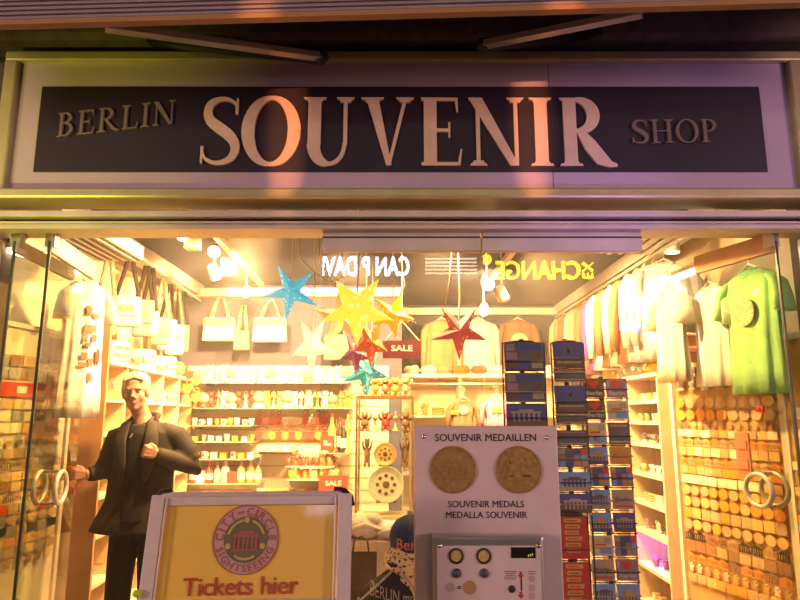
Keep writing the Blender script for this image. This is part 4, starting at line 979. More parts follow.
# ------------------------------------------------------------------ back wall: slat panel with glass shelves
YW = 7.03
zA = at(300, 366, YW).z
t = thing('slat_wall', 'cream slat wall panel lining the back left wall behind the rows of souvenirs', 'slat wall', (-1.22, YW, 0))
b = MB(); b.box((0, 0, zA / 2), (2.2, .03, zA)); b.build('panel', M_wallcream, t)
b = MB()
for k in range(14): b.box((0, -.017, zA - .06 - k * .125), (2.2, .006, .010))
b.build('slots', M_woodpanel, t)
M_shelfg = mat('shelf_glass', (.80, .85, .72), .08, trans=.5, spec=.8)
def wall_row(py, px0, px1, n, kinds, hpx, pal, desc, Y=6.82, wide=1.0, shelf=True, deep=.35):
    p = at(px0, py, Y); q = at(px1, py, Y); z = p.z
    if shelf:
        tt = thing('glass_shelf', 'glass shelf carrying %s' % desc, 'shelf', ((p.x + q.x) / 2, Y + .02, z - .006), 0, 'glass shelves on the back wall')
        b = MB(); b.box((0, 0, 0), (q.x - p.x, deep, .010)); b.build('board', M_shelfg, tt)
        for s_ in (-1, 1): b = MB(); b.box((s_ * (q.x - p.x) / 2.3, .04, -.02), (.012, deep - .08, .03)); b.build('bracket', M_steel, tt)
    h = hpx / FPX * Y
    for k in range(n):
        x = p.x + (q.x - p.x) * (k + .5) / n; kd = kinds[k % len(kinds)]; c = rnd.choice(pal); hh = h * rnd.uniform(.85, 1.08) * (1.0 if kd not in ('mug', 'box') else .8)
        goods(kd, (x, Y - .03 + rnd.uniform(-.03, .03), z), (hh * wide, hh * wide, hh), rnd.uniform(-.3, .3), '%s %s, %s from left in %s' % (c, GM[kd][3], nth(k + 1), desc), c, desc)
wall_row(383, 198, 350, 20, ['bear', 'bear', 'tower', 'bear', 'globe'], 17, ['white', 'white', 'cream', 'yellow'], 'the top row of pale figurines')
wall_row(408, 194, 312, 17, ['bear', 'globe', 'bear', 'tower'], 18, ['white', 'yellow', 'cream', 'red', 'tan'], 'the second row of figurines')
wall_row(425, 192, 256, 9, ['glass', 'mug', 'glass'], 10, ['white', 'cream', 'orange'], 'the small third row at left')
wall_row(441, 192, 256, 8, ['box', 'glass', 'box'], 9, ['cream', 'orange', 'tan', 'white'], 'the fourth row at left')
wall_row(458, 192, 256, 7, ['box', 'mug', 'box'], 11, ['white', 'cream', 'tan', 'orange'], 'the fifth row at left')
wall_row(482, 190, 262, 9, ['bottle', 'box', 'bottle', 'bottle'], 21, ['white', 'orange', 'tan', 'red', 'cream'], 'the bottles low at left')
wall_row(408, 314, 352, 5, ['tower', 'bear', 'globe'], 17, ['tan', 'orange', 'white'], 'the second row right end', shelf=True)
wall_row(450, 258, 296, 6, ['box', 'mug'], 8, ['white', 'cream'], 'the middle row of white goods')
wall_row(465, 288, 336, 14, ['glass', 'bear'], 11, ['red', 'orange', 'tan', 'brown'], 'the upper dense row of small red glasses', Y=6.75)
wall_row(477, 290, 338, 14, ['glass', 'glass', 'tower'], 11, ['orange', 'tan', 'red', 'gold'], 'the dense row of small red-gold glasses', Y=6.7, deep=.6)
wall_row(452, 330, 350, 5, ['bottle', 'tower', 'bottle'], 34, ['black', 'red', 'black', 'yellow', 'tan'], 'the tall dark and yellow bottles', Y=6.75, wide=.6)
wall_row(497, 258, 352, 12, ['box', 'mug', 'box'], 14, ['orange', 'cream', 'tan'], 'the boxed goods above the ticket board', Y=6.7, deep=.6)
for r_, (py, n, pal, kd) in enumerate(((418, 11, ['white', 'cream', 'pink', 'red'], 'key'), (433, 11, ['red', 'orange', 'brown', 'red'], 'key'))):
    for k in range(n):
        p = at(259 + k * 6.6, py, 6.95); c = rnd.choice(pal)
        goods(kd, p, .15, 0, '%s keyring, %s from left, %s hanging row of the slat wall' % (c, nth(k + 1), ('upper', 'lower')[r_]), c, 'keyrings hanging on the slat wall')
def sale_sign(px, py, w_, h_, Y, label, m=M_red, txt='SALE', tm=M_cream, hang=False):
    p = at(px, py, Y); t = thing('sale_sign', label, 'sign', p, 0, 'sale signs inside the shop')
    b = MB(); b.box((0, 0, 0), (w_, .012, h_)); b.build('board', m, t)
    b = MB(); put_text(b, txt, 0, 0 if not hang else .01, w_ * .55, h_ * .32, -.0085, 0, .02); b.build('lettering', tm, t)
    if hang:
        b = MB(); b.tube([(-w_ * .45, 0, h_ / 2), (0, 0, h_ * 1.6), (w_ * .45, 0, h_ / 2)], .004, 6); b.tube([(0, 0, h_ * 1.6), (0, 0, 2.99 - p.z)], .003, 6); b.build('cord', M_cream, t)
    return t
sale_sign(333.5, 483, .28, .14, 6.41, 'orange-red SALE sign low in front of the dense row of glasses')
sale_sign(327.5, 443, .14, .15, 6.61, 'small red sign with pale writing among the tall bottles', txt='IN\nSALE')
sale_sign(402, 349.5, .30, .14, 5.0, 'dark violet-red SALE sign hanging between the yellow and red stars', mat('sale_dark', (.10, .018, .03), .4), hang=True)

# ------------------------------------------------------------------ glass cabinet
YC_ = 5.6
c0 = at(357, 397, YC_); c1 = at(413, 397, YC_); cwid = c1.x - c0.x; ctop = c0.z
t = thing('display_cabinet', 'tall glass display cabinet with souvenir plates behind the left glass panel', 'cabinet', ((c0.x + c1.x) / 2, YC_, 0))
b = MB()
for sx in (-1, 1):
    for sy in (0, 1): b.box((sx * cwid / 2, sy * .36, ctop / 2), (.018, .018, ctop))
b.box((0, 0, ctop), (cwid, .02, .02)); b.box((0, .36, ctop), (cwid, .02, .02)); b.build('frame', mat('bronze', (.35, .22, .10), .4, .7), t)
b = MB(); b.box((0, .18, .36), (cwid, .36, .72)); b.build('base_cupboard', M_wood, t)
zs = [at(385, y, YC_).z for y in (432, 468, 506)]
for z in zs: b = MB(); b.box((0, .18, z), (cwid - .03, .33, .012)); b.build('shelf', M_glass, t)
b = MB(); b.box((0, -.008, (ctop + .74) / 2), (cwid - .02, .004, ctop - .76)); b.build('glass_front', M_glass, t)
cxm = (c0.x + c1.x) / 2
goods('plate', (cxm, YC_ + .14, zs[1] + .006), .20, 0, 'golden souvenir plate leaning on the middle cabinet shelf', 'gold', 'plates in the cabinet')
goods('plate', (cxm + .01, YC_ + .12, zs[2] + .006), .31, 0, 'large pale souvenir plate on the lower cabinet shelf', 'cream', 'plates in the cabinet')
for k in range(5): c = ['brown', 'tan', 'red', 'tan', 'brown'][k]; goods('tower' if k % 2 else 'bear', (cxm - .18 + k * .09, YC_ + .15, zs[0] + .006), .17, 0, '%s %s, %s from the left on the upper cabinet shelf' % (c, GM['tower' if k % 2 else 'bear'][3], nth(k + 1)), c, 'figurines on the upper cabinet shelf')
for k in range(5): c = ['tan', 'orange', 'brown', 'orange', 'tan'][k]; goods('bear', (cxm - .18 + k * .09, YC_ + .18, ctop + .012), .17, 0, '%s bear figurine standing on top of the glass cabinet, %s from the left' % (c, nth(k + 1)), c, 'bear figurines on the cabinet')
for k, dx in enumerate((-.16, .17)): goods('bear', (cxm + dx, YC_ + .2, zs[1] + .006), (.12, .12, .24), 0, 'slim dark figurine %s the golden plate in the cabinet' % ('left of', 'right of')[k], 'brown', 'figurines beside the golden plate')

# ------------------------------------------------------------------ low bargain table with white goods
p = at(368, 545, 4.6)
t = thing('goods_table', 'low wooden table with white soft goods behind the left glass panel', 'table', (p.x, 4.65, 0))
zt2 = at(368, 541, 4.5).z
b = MB(); b.box((0, 0, zt2), (.62, .5, .03)); b.build('tabletop', M_wood, t)
for sx in (-1, 1):
    for sy in (-1, 1): b = MB(); b.box((sx * .28, sy * .22, zt2 / 2), (.04, .04, zt2)); b.build('leg', M_wood, t)
b = MB(); b.box((0, -.2, zt2 - .12), (.54, .02, .2)); b.build('apron', M_wood, t)
for k in range(5):
    c = ['white', 'cream', 'white', 'cream', 'white'][k]
    goods('heap', (p.x - .2 + (k % 3) * .19, 4.5 + .13 * (k // 3), zt2 + .016), (.26, .24, .30 if k % 2 else .22), 0, '%s bundle of soft clothing on the low table, %s' % (c, ['at its left front', 'at its middle front', 'at its right front', 'at its left back', 'at its middle back'][k]), c, 'soft goods on the low table')
q = at(361, 570, 4.1)
t = thing('paper_bag', 'dark brown paper carrier bag standing before the low table', 'bag', (q.x, 4.1, 0))
zb_ = at(361, 550, 4.1).z
b = MB(); b.loft([(0, 0, zb_ - .42, .13, .05), (0, 0, zb_ - .2, .135, .05), (0, 0, zb_, .14, .03)], n=4); b.M = Matrix.Identity(4)
b = MB(); b.box((0, 0, zb_ - .2), (.19, .09, .40)); b.build('body', mat('brown_paper', (.13, .09, .05), .8, noise=.2), t)
b = MB(); b.tube([(-.05, -.04, zb_ - .02), (-.04, -.045, zb_ + .06), (0, -.045, zb_ + .085), (.04, -.045, zb_ + .06), (.05, -.04, zb_ - .02)], .006, 6); b.build('handle', M_dark, t)
b = MB(); b.box((0, 0, (zb_ - .4) / 2), (.24, .2, zb_ - .4)); tag(b.build('display_plinth', M_woodpanel, loc=(q.x, 4.1, 0), bevel=.005), 'low wooden plinth under the dark brown paper bag', 'plinth')
# ------------------------------------------------------------------ drawstring bag and caps
M_bag = mat('printed_bag_cloth', (.028, .024, .024), .9, noise=.3, nscale=14); M_bagp = mat('bag_print_cream', (.50, .42, .33), .8, noise=.3, nscale=40)
YB2 = 3.72
p = at(389, 600, YB2); top = at(399, 568, YB2)
t = thing('drawstring_bag', 'black drawstring bag with cream BERLIN print gathered at the top', 'bag', (p.x, YB2, 0))
zt3 = top.z
b = MB(); b.loft([(0, 0, zt3 - .50, .20, .09), (0, 0, zt3 - .34, .235, .12), (0, 0, zt3 - .22, .215, .13), (.01, 0, zt3 - .10, .15, .11), (.03, 0, zt3 - .03, .07, .07), (.04, 0, zt3 + .0, .035, .035), (.045, 0, zt3 + .03, .055, .05)], n=40, wave=.07, waves=9)
b.build('sack', M_bag, t, smooth=True)
b = MB()
def bagpt(u, z):
    # front surface of the sack
    S = [(-.50, .20, .09, 0), (-.34, .235, .12, 0), (-.22, .215, .13, 0), (-.10, .15, .11, .01), (-.03, .07, .07, .03)]
    for i in range(len(S) - 1):
        if S[i][0] <= z <= S[i + 1][0]:
            f = (z - S[i][0]) / (S[i + 1][0] - S[i][0]); rx, ry, cx_ = [S[i][k] * (1 - f) + S[i + 1][k] * f for k in (1, 2, 3)]
            x = u; n_ = max(0.0, 1 - ((x - cx_) / rx) ** 2); return Vector((x, -ry * math.sqrt(n_) * 1.06 - .012, zt3 + z))
    return Vector((u, -.13, zt3 + z))
def bag_word(body, u0, u1, zc0, zc1, h):
    vs, fs, asp = text_geo(body); P = []
    for x, z in vs:
        f = x + .5; u = u0 + (u1 - u0) * f; zz = zc0 + (zc1 - zc0) * f + z * h; P.append(tuple(bagpt(u, zz)))
    b.add(P, fs)
bag_word('BERLIN mm', -.10, .15, -.085, -.135, .055); bag_word('BERLIN BERLIN', -.17, .19, -.165, -.20, .05); bag_word('DEUTSCHLAND', -.20, .20, -.235, -.265, .045)
bag_word('BERLIN BERLIN', -.21, .21, -.305, -.325, .045)
b.build('print', M_bagp, t)
b = MB(); b.tube([(.02, -.06, zt3), (-.06, -.12, zt3 - .06), (-.15, -.10, zt3 - .14), (-.205, -.06, zt3 - .26)], .006, 6); b.tube([(.06, -.06, zt3), (.12, -.11, zt3 - .06), (.18, -.10, zt3 - .17)], .006, 6)
b.build('cord', M_bagp, t)
b = MB(); b.box((p.x, YB2 + .02, (zt3 - .5) / 2), (.46, .24, zt3 - .5)); tag(b.build('display_plinth', M_woodpanel), 'wooden plinth under the black drawstring bag', 'plinth')
# caps beside it on a stand
cp = at(411, 535, YB2 + .06)
t = thing('cap_stand', 'slim dark stand holding the blue cap and the leopard scarf', 'stand', (cp.x, cp.y, 0))
b = MB(); b.cyl((0, .02, 0), (0, .02, cp.z), .012); b.cyl((0, .02, 0), (0, .02, .02), .1); b.build('pole', M_dark, t)
t = thing('knit_cap', 'dark blue cap with orange script beside the medal machine', 'cap', cp)
b = MB(); b.lathe([(.105, -.075), (.118, -.05), (.122, -.01), (.112, .04), (.085, .08), (.04, .105), (.001, .112)], n=28); b.build('crown', mat('navy_knit', (.035, .045, .11), .9, noise=.2, nscale=60, bump=.2), t, smooth=True)
b = MB(); b.tube([(.108 * math.cos(a), .108 * math.sin(a), -.07) for a in [2 * PI * k / 24 for k in range(24)]], .013, 8, closed=True); b.build('brim', mat('navy_brim', (.03, .04, .12), .8), t, smooth=True)
b = MB(); vs, fs, _ = text_geo('Berlin'); P = []
for x, z in vs: a = -PI / 2 + .05 + x * 1.5; r_ = .124; P.append((r_ * math.cos(a), r_ * math.sin(a), -.03 + z * .055))
b.add(P, fs); o = b.build('script', mat('orange_thread', (.70, .22, .08), .8), t); md = o.modifiers.new('s', 'SOLIDIFY'); md.thickness = .004
b = MB(); b.ell((0, .0, .118), .022); b.build('pompom', M_bagp, t, smooth=True)
t = thing('leopard_scarf', 'leopard-spotted scarf wrapped below the dark blue cap', 'scarf', (cp.x, cp.y, cp.z - .062))
M_leo = mat('leopard_knit', (.62, .45, .22), .9, noise=.95, nscale=55, pattern='leopard')
b = MB()
for k in range(3): b.tube([((.118 + .006 * k) * math.cos(a), (.10 + .006 * k) * math.sin(a), -.03 - k * .035 + .012 * math.sin(2 * a + k)) for a in [2 * PI * j / 20 for j in range(20)]], .026, 8, closed=True)
b.build('wrap', M_leo, t, smooth=True)
b = MB(); b.prism([(-.05, -.06), (.03, -.06), (.05, -.24), (-.07, -.25)], -.135, -.118); b.build('loose_end', M_leo, t)

# ------------------------------------------------------------------ postcard stands
PAL_C = {'navy': (.11, .11, .36), 'sky': (.25, .42, .80), 'slate': (.16, .15, .20), 'sand': (.50, .40, .28), 'amber': (.75, .36, .05), 'brick': (.80, .08, .05), 'rose': (.55, .20, .16), 'paper': (.70, .66, .56), 'lemon': (.78, .62, .15), 'umber': (.20, .12, .08), 'dusk': (.40, .26, .34)}
def cm(n): return mat('card_' + n, PAL_C[n], .35, noise=.15, nscale=30)
def card(kind, w_, h_):
    """printed card: face quads lie on a stiff sheet"""
    names = ['paper', 'navy', 'sky', 'slate', 'sand', 'amber', 'brick', 'lemon', 'umber', 'dusk']; ms = [cm(n) for n in names]; I = {n: i for i, n in enumerate(names)}
    b = MB()
    def R(x0, x1, z0, z1, c, lay=1): b.m = I[c]; b.box(((x0 + x1) / 2 * w_, -.002 - lay * .0007, (z0 + z1) / 2 * h_), ((x1 - x0) * w_, .001, (z1 - z0) * h_))
    base = {'collage': 'slate', 'tower': 'navy', 'heart': 'umber', 'amber': 'amber', 'gate': 'sky', 'red': 'brick', 'sepia': 'umber', 'map': 'paper', 'sand': 'sand', 'rose': 'dusk', 'night': 'navy', 'dome': 'sky', 'mosaic': 'slate'}[kind]
    b.m = I[base]; b.box((0, 0, 0), (w_, .004, h_))
    if kind == 'collage':
        for i in range(3):
            for j in range(2): R(-.46 + i * .32, -.18 + i * .32, -.44 + j * .30, -.18 + j * .30, ['umber', 'dusk', 'navy', 'slate', 'sand', 'umber'][i * 2 + j])
        R(-.2, .44, .18, .44, 'navy'); R(-.46, -.24, .18, .44, 'dusk')
    elif kind == 'tower':
        R(-.04, .04, -.3, .34, 'slate', 2); R(-.12, .12, .04, .2, 'slate', 2); R(-.015, .015, .34, .46, 'slate', 2); R(-.5, .5, -.5, -.22, 'umber', 1); R(-.4, .4, -.36, -.28, 'sand', 2); R(-.3, -.16, -.3, -.14, 'umber', 2); R(.14, .34, -.3, -.10, 'umber', 2)
    elif kind in ('heart', 'rose'):
        b.m = I['brick']
        pts = [(.0, -.05)] + [(.22 * math.cos(a) + .0, .0) for a in ()]
        pts = [(0, -.02), (.24, .22), (.24, .36), (.14, .42), (0, .34), (-.14, .42), (-.24, .36), (-.24, .22)]
        b.prism([(x * w_, z * h_) for x, z in pts], -.0045, -.002)
        b.m = I['paper']; put_text(b, 'Berlin', 0, -.26 * h_, w_ * .75, h_ * .2, -.0042, 0, .03); R(-.42, -.36, .06, .40, 'paper', 2)
    elif kind == 'amber': b.m = I['umber']; put_text(b, 'Berlin', 0, -.02 * h_, w_ * .6, h_ * .2, -.0042, 0, .02)
    elif kind in ('gate', 'night'):
        R(-.5, .5, -.5, -.25, 'sand' if kind == 'gate' else 'umber')
        for i in range(6): R(-.34 + i * .125, -.28 + i * .125, -.28, .08, 'umber' if kind == 'gate' else 'sand', 2)
        R(-.38, .38, .08, .16, 'umber' if kind == 'gate' else 'sand', 2); R(-.18, .18, .16, .24, 'umber' if kind == 'gate' else 'sand', 2)
    elif kind == 'red':
        for i in range(6): R(-.28 + .03 * (i % 2), .30 - .05 * (i % 3), .36 - i * .145, .45 - i * .145, 'lemon', 1); 
        for i in range(6): R(-.20, .18, .385 - i * .145, .415 - i * .145, 'brick', 2)
    elif kind == 'dome':
        R(-.5, .5, -.5, -.3, 'navy'); R(-.4, .4, -.3, -.05, 'sand', 2)
        b.m = I['amber']; b.prism([(.2 * w_ * math.cos(a), (-.05 + .3 * math.sin(a)) * h_) for a in [PI * k / 10 for k in range(11)]], -.0045, -.002)
        for i in range(5): R(-.34 + i * .15, -.28 + i * .15, -.28, -.08, 'umber', 3)
    elif kind == 'mosaic':
        for i in range(4):
            for j in range(3): R(-.47 + i * .24, -.26 + i * .24, -.46 + j * .32, -.18 + j * .32, ['sky', 'dusk', 'sand', 'navy', 'umber', 'slate', 'amber', 'dusk', 'navy', 'sand', 'sky', 'brick'][(i * 3 + j)], 1)
    elif kind == 'sepia':
        for i in range(4): R(-.4 + i * .2, -.25 + i * .2, -.3, .1 + .1 * (i % 2), 'slate', 1)
        R(-.45, .45, -.42, -.34, 'sand', 1); R(-.4, .4, .3, .4, 'dusk', 1)
    elif kind == 'map':
        R(-.4, .1, -.2, .3, 'lemon'); R(-.1, .4, -.4, -.1, 'sky', 2); R(.1, .42, .1, .4, 'sand', 2); R(-.3, .2, .0, .08, 'brick', 3)
    elif kind == 'sand': b.m = I['umber']; put_text(b, 'Berlin', 0, .0, w_ * .7, h_ * .22, -.0042, 0, .02); R(-.4, .4, -.4, -.3, 'brick')
    return b, ms
CARDM = {}
LOOK = {'collage': 'dark collage postcard', 'tower': 'blue postcard of a tower at dusk', 'heart': 'dark postcard with red heart over Berlin', 'amber': 'amber Berlin guide', 'gate': 'blue-sky postcard of a columned gate', 'red': 'red guidebook with yellow panels',
        'sepia': 'dark sepia postcard', 'map': 'pale map postcard', 'sand': 'tan Berlin booklet', 'rose': 'dusky heart postcard', 'night': 'night postcard of a lit columned gate', 'dome': 'blue postcard of an amber dome', 'mosaic': 'dark mosaic postcard of many small views'}
def put_card(kind, loc, w_, h_, rz, tilt, label, group):
    key = (kind, round(w_, 3), round(h_, 3))
    if key not in CARDM:
        b, ms = card(kind, w_, h_); o = b.build('guidebook' if kind in ('red', 'amber', 'sand') else 'postcard', ms); CARDM[key] = o
    else: o = CARDM[key].copy(); COL.objects.link(o)
    o.location = loc; o.rotation_euler = (tilt, 0, rz)
    return tag(o, label, 'guidebook' if kind in ('red', 'amber', 'sand') else 'postcard', group)
def stand(pxc, ytop, ybot, Y, w_, cols, desc, rows, lean=-.16, rz=0.0, x_shift=0.0):
    """rotating wire stand: pole, base, top ring, side wires, pockets; rows = list of (y_top_px, y_bottom_px, [kinds])"""
    c = at(pxc, (ytop + ybot) / 2, Y); zt_ = at(pxc, ytop, Y).z
    t = thing('postcard_stand', desc + ' black wire postcard stand', 'postcard stand', (c.x, Y + .1, 0), rz, 'revolving postcard stands')
    b = MB(); b.cyl((0, 0, 0), (0, 0, zt_), .014); b.build('pole', M_dark, t)
    b = MB(); b.cyl((0, 0, 0), (0, 0, .03), .10, n=20); b.build('base', M_dark, t)
    b = MB(); b.tube([(.07 * math.cos(a), .07 * math.sin(a), zt_ - .02) for a in [2 * PI * k / 16 for k in range(16)]], .006, 6, closed=True); b.bar((-.07, 0, zt_ - .02), (.07, 0, zt_ - .02), .01, .01); b.build('top_ring', M_dark, t)
    b = MB()
    for sx in (-1, 1): b.bar((sx * w_ * .5, -.05, .3), (sx * w_ * .5, -.05, zt_ - .03), .008, .008); b.bar((sx * w_ * .5, -.05, zt_ - .03), (0, 0, zt_ - .03), .008, .008); b.bar((sx * w_ * .5, -.05, .5), (0, 0, .5), .008, .008)
    b.build('side_wires', M_dark, t)
    Rz = Matrix.Rotation(rz, 3, 'Z')
    for ri, (y0, y1, kinds) in enumerate(rows):
        za = at(pxc, y0, Y).z; zb_ = at(pxc, y1, Y).z; h_ = za - zb_; n = len(kinds); cw = w_ / n
        for ci, kd in enumerate(kinds):
            lx_ = -w_ / 2 + cw * (ci + .5)
            b = MB(); f = -.075
            b.tube([(lx_ - cw * .46, f + .035, zb_ - zt_ * 0 + .05 + 0), (lx_ - cw * .46, f - .03, zb_ + .05), (lx_ + cw * .46, f - .03, zb_ + .05), (lx_ + cw * .46, f + .035, zb_ + .05)], .003, 5)
            b.tube([(lx_ - cw * .46, f + .02, zb_ - .004), (lx_ - cw * .46, f - .022, zb_ - .004), (lx_ + cw * .46, f - .022, zb_ - .004), (lx_ + cw * .46, f + .02, zb_ - .004)], .003, 5)
            b.build('pocket', M_steel if ri % 2 else M_dark, t)
            w2 = cw * .93; h2 = h_ * .97
            for q in range(2):      # two copies of the card in every pocket
                P = Vector((lx_, f - .006 + q * .008 + h_ * .5 * math.tan(.10), (za + zb_) / 2 - q * .004))
                P = Vector((c.x, Y + .1, 0)) + Rz @ P
                if q and kd not in ('collage', 'red', 'tower'): continue
                pos = ('' if n == 1 else ('left pocket, ', 'right pocket, ')[ci] if n == 2 else nth(ci + 1) + ' pocket, ')
                put_card(kd, P, w2, h2, rz, lean * (.7 + .3 * q), '%s%s, %s%s row down, %s stand' % (LOOK[kd], ', spare behind' if q else '', pos, nth(ri + 1), desc), 'cards on the %s stand' % desc)
            goodsn = 0
    return t
stand(529, 337, 600, 3.62, .24, 1, 'leftmost', [(341, 370, ['collage']), (372, 401, ['collage']), (403, 427, ['night']), (430, 460, ['sepia'])])
stand(575, 337, 600, 3.70, .19, 1, 'middle', [(341, 367, ['tower']), (368, 381, ['sepia']), (385, 411, ['tower']), (412, 424, ['sepia']), (430, 446, ['sepia']), (448, 468, ['mosaic']), (472, 492, ['gate']), (494, 514, ['night'])])
stand(575.5, 512, 600, 3.46, .165, 1, 'low red', [(517, 560, ['red']), (563, 610, ['red'])])
stand(612, 376, 600, 3.78, .27, 2, 'rightmost', [(378, 398, ['heart', 'rose']), (400, 420, ['heart', 'map']), (422, 445, ['map', 'sepia']), (447, 465, ['dome', 'amber']), (467, 487, ['mosaic', 'mosaic']), (490, 510, ['gate', 'sand']), (513, 533, ['dome', 'night']), (536, 557, ['map', 'mosaic']), (560, 582, ['sand', 'rose']), (585, 606, ['gate', 'dome'])])

# ------------------------------------------------------------------ clothing
def shirt(name, w_, h_, d_, col, label, group, loc, rz, long_=False, spread=.35, hanger=True, printm=None, printr=.09, m=None, thick=1.0):
    t = thing(name, label, 'clothing', loc, rz, group)
    b = MB(); hw = w_ / 2
    secs = [(0, 0, -.02, hw * .30, d_ * .22), (0, 0, -.035, hw * .62, d_ * .36), (0, 0, -.075, hw * .92, d_ * .46), (0, 0, -.20, hw * .86, d_ * .5), (0, 0, -h_ * .55, hw * .84, d_ * .52), (0, 0, -h_ * .8, hw * .88, d_ * .58), (0, 0, -h_, hw * .92, d_ * .62)]
    b.loft(secs, n=44, wave=.16, waves=9)
    for s_ in (-1, 1):
        if long_: b.tube([(s_ * hw * .80, 0, -.075), (s_ * hw * 1.0, 0, -.16), (s_ * hw * 1.10, -.01, -.36), (s_ * hw * 1.12, -.02, -h_ * .86)], [.05, .062, .055, .036], 12, flat=.8)
        else: b.tube([(s_ * hw * .72, 0, -.075), (s_ * hw * .96, 0, -.12), (s_ * hw * (.98 + spread * .25), -.005, -.20), (s_ * hw * (1.0 + spread * .35), -.01, -.29)], [.045, .058, .064, .070], 14, flat=.45)
    m = m or M_cloth
    o = b.build('fabric', m, t, smooth=True); o.color = (*col, 1)
    b = MB(); b.tube([(-hw * .30, -.01, -.015), (-hw * .16, -d_ * .36, -.05), (0, -d_ * .42, -.065), (hw * .16, -d_ * .36, -.05), (hw * .30, -.01, -.015), (0, d_ * .2, -.005)], .009, 6, closed=True)
    o = b.build('neckline', m, t, smooth=True); o.color = (*[c * .8 for c in col], 1)
    if hanger:
        b = MB(); b.tube([(-hw * .8, 0, -.09), (-hw * .3, 0, -.015), (0, 0, .02), (hw * .3, 0, -.015), (hw * .8, 0, -.09)], .010, 6)
        b.tube([(0, 0, .02), (0, 0, .06), (.025, 0, .085), (.0, 0, .11), (-.025, 0, .09)], .004, 6); b.build('hanger', M_cream, t)
    if printm:
        b = MB(); f = -d_ * .67
        for (x, z, r_) in ((0, -h_ * .36, printr),):
            b.disc((x, z), r_, f - .004, f, 24)
        o = b.build('print', printm, t)
    return t
GR = 'clothes hanging around the entrance'
M_green = mat('green_cotton', (.42, .85, .34), .85, noise=.15, nscale=10)
p = at(765, 263, 3.62)
shirt('t_shirt', .44, .74, .10, (.3, .7, .1), 'bright green t-shirt with round pale print hanging at the right edge', GR, (2.08, 3.72, 2.42), -1.36, printm=mat('green_shirt_print', (.80, .52, .36), .8, noise=.6, nscale=60, pattern='print'), printr=.085, m=M_green)
shirt('t_shirt', .40, .66, .10, COLS['white'], 'white t-shirt hanging just left of the green one, nearer of two', GR, (2.03, 4.12, 2.40), -1.45, )
shirt('t_shirt', .40, .66, .10, COLS['cream'], 'cream t-shirt hanging behind the white one beside the green shirt', GR, (1.86, 4.36, 2.44), -1.5)
p = at(79, 262, 4.3)
t = shirt('long_t_shirt', .36, .92, .09, COLS['white'], 'long white t-shirt with dark figure print hanging at the left by the door leaves', GR, (-2.10, 4.22, 2.46), 1.25, spread=.3)
b = MB()
for (x, z, w_, h_) in ((-.03, -.22, .05, .06), (.03, -.25, .06, .03), (-.01, -.34, .10, .05), (-.04, -.40, .03, .06), (.03, -.40, .04, .05), (-.04, -.52, .06, .04), (-.05, -.58, .07, .03), (.01, -.56, .04, .05), (.015, -.66, .035, .06), (-.02, -.45, .05, .03)): b.box((x, -.062, z), (w_, .004, h_))
b.build('figure_print', mat('shirt_print_brown', (.16, .09, .05), .8), t)
b = MB(); b.ell((.075, -.06, -.52), (.02, .004, .06)); b.build('red_print', M_red, t)
# rail on the right with jackets, seen one behind another
b = MB(); b.tube([(1.99, 4.45, 2.80), (1.99, 8.1, 2.80)], .014, 8)
t = thing('clothes_rail', 'long clothes rail under the right cornice carrying jackets and shirts', 'clothes rail', (0, 0, 0)); b.build('tube', M_cream, t)
b = MB()
for y in (4.7, 5.8, 6.9, 8.0): b.bar((1.99, y, 2.80), (2.12, y, 2.88), .012, .012)
b.build('bracket', M_cream, t)
JC = ['white', 'white', 'brown', 'cream', 'brown', 'white', 'purple', 'brown', 'tan', 'grey', 'red', 'brown', 'tan']
for k, c in enumerate(JC):
    y = 4.70 + k * .215
    shirt('jacket', .46, .74, .11, COLS[c], '%s long-sleeved jacket on the right rail, %s from the street end' % (c, nth(k + 1)), 'jackets on the right clothes rail', (1.99, y, 2.70), .12 * math.sin(k * 2.3), long_=True, m=M_cloth)
# hanging on the back right wall
for (px, w_, c, lab) in ((411, .34, 'black', 'dark jacket leftmost on the back right wall, with shadow put into its colour'), (442, .42, 'tan', 'tan jacket hanging behind the red star on the back right wall'), (479, .44, 'white', 'white jacket hanging right of the red star on the back right wall'), (519, .44, 'brown', 'brown pullover with pale print hanging above the leftmost postcard stand')):  # leftmost jacket: the dark shadow there is put into its black
    p = at(px, 318, 7.9)
    shirt('jacket' if c != 'brown' else 'pullover', w_, .78 if c != 'brown' else .82, .12, COLS[c], lab, 'clothes on the back right wall', (p.x, 8.0 if c != 'black' else 8.2, p.z), 0, long_=True, printm=mat('pale_print', (.75, .65, .45), .8, noise=.3) if c == 'brown' else None, printr=.11)
b = MB(); b.bar((-.05, 8.26, at(430, 312, 8.2).z), (2.0, 8.26, at(430, 312, 8.2).z), .02, .02); tag(b.build('clothes_rail', M_steel), 'short clothes rail on the back right wall behind the red star', 'clothes rail')
for (px, py, c, lab) in ((463, 398, 'brown', 'small brown child t-shirt with yellow band below the red star'), (496, 396, 'pink', 'small pink child t-shirt next to the brown one')):
    p = at(px, py, 6.9); t = shirt('child_t_shirt', .30, .34, .07, COLS[c], lab, 'child t-shirts behind the medal machine', p, 0, printm=mat('pale_print', (.75, .65, .45), .8, noise=.3), printr=.05)
    b = MB(); b.box((-.10 if c == 'brown' else 0, -.05, -.15), (.09, .006, .04)); b.build('band', mat('yellow_band', (.85, .6, .05), .7), t)
p = at(460, 386, 7.0)
b = MB(); b.tube([(at(410, 391, 6.9).x, 6.95, p.z + .02), (at(545, 391, 6.9).x, 6.95, p.z + .02)], .01, 8)
for x in (at(410, 391, 6.9).x, at(545, 391, 6.9).x): b.tube([(x, 6.95, 0), (x, 6.95, p.z + .03)], .012, 8)
tag(b.build('floor_rail', M_steel), 'low clothes rail on the floor behind the medal machine', 'clothes rail')
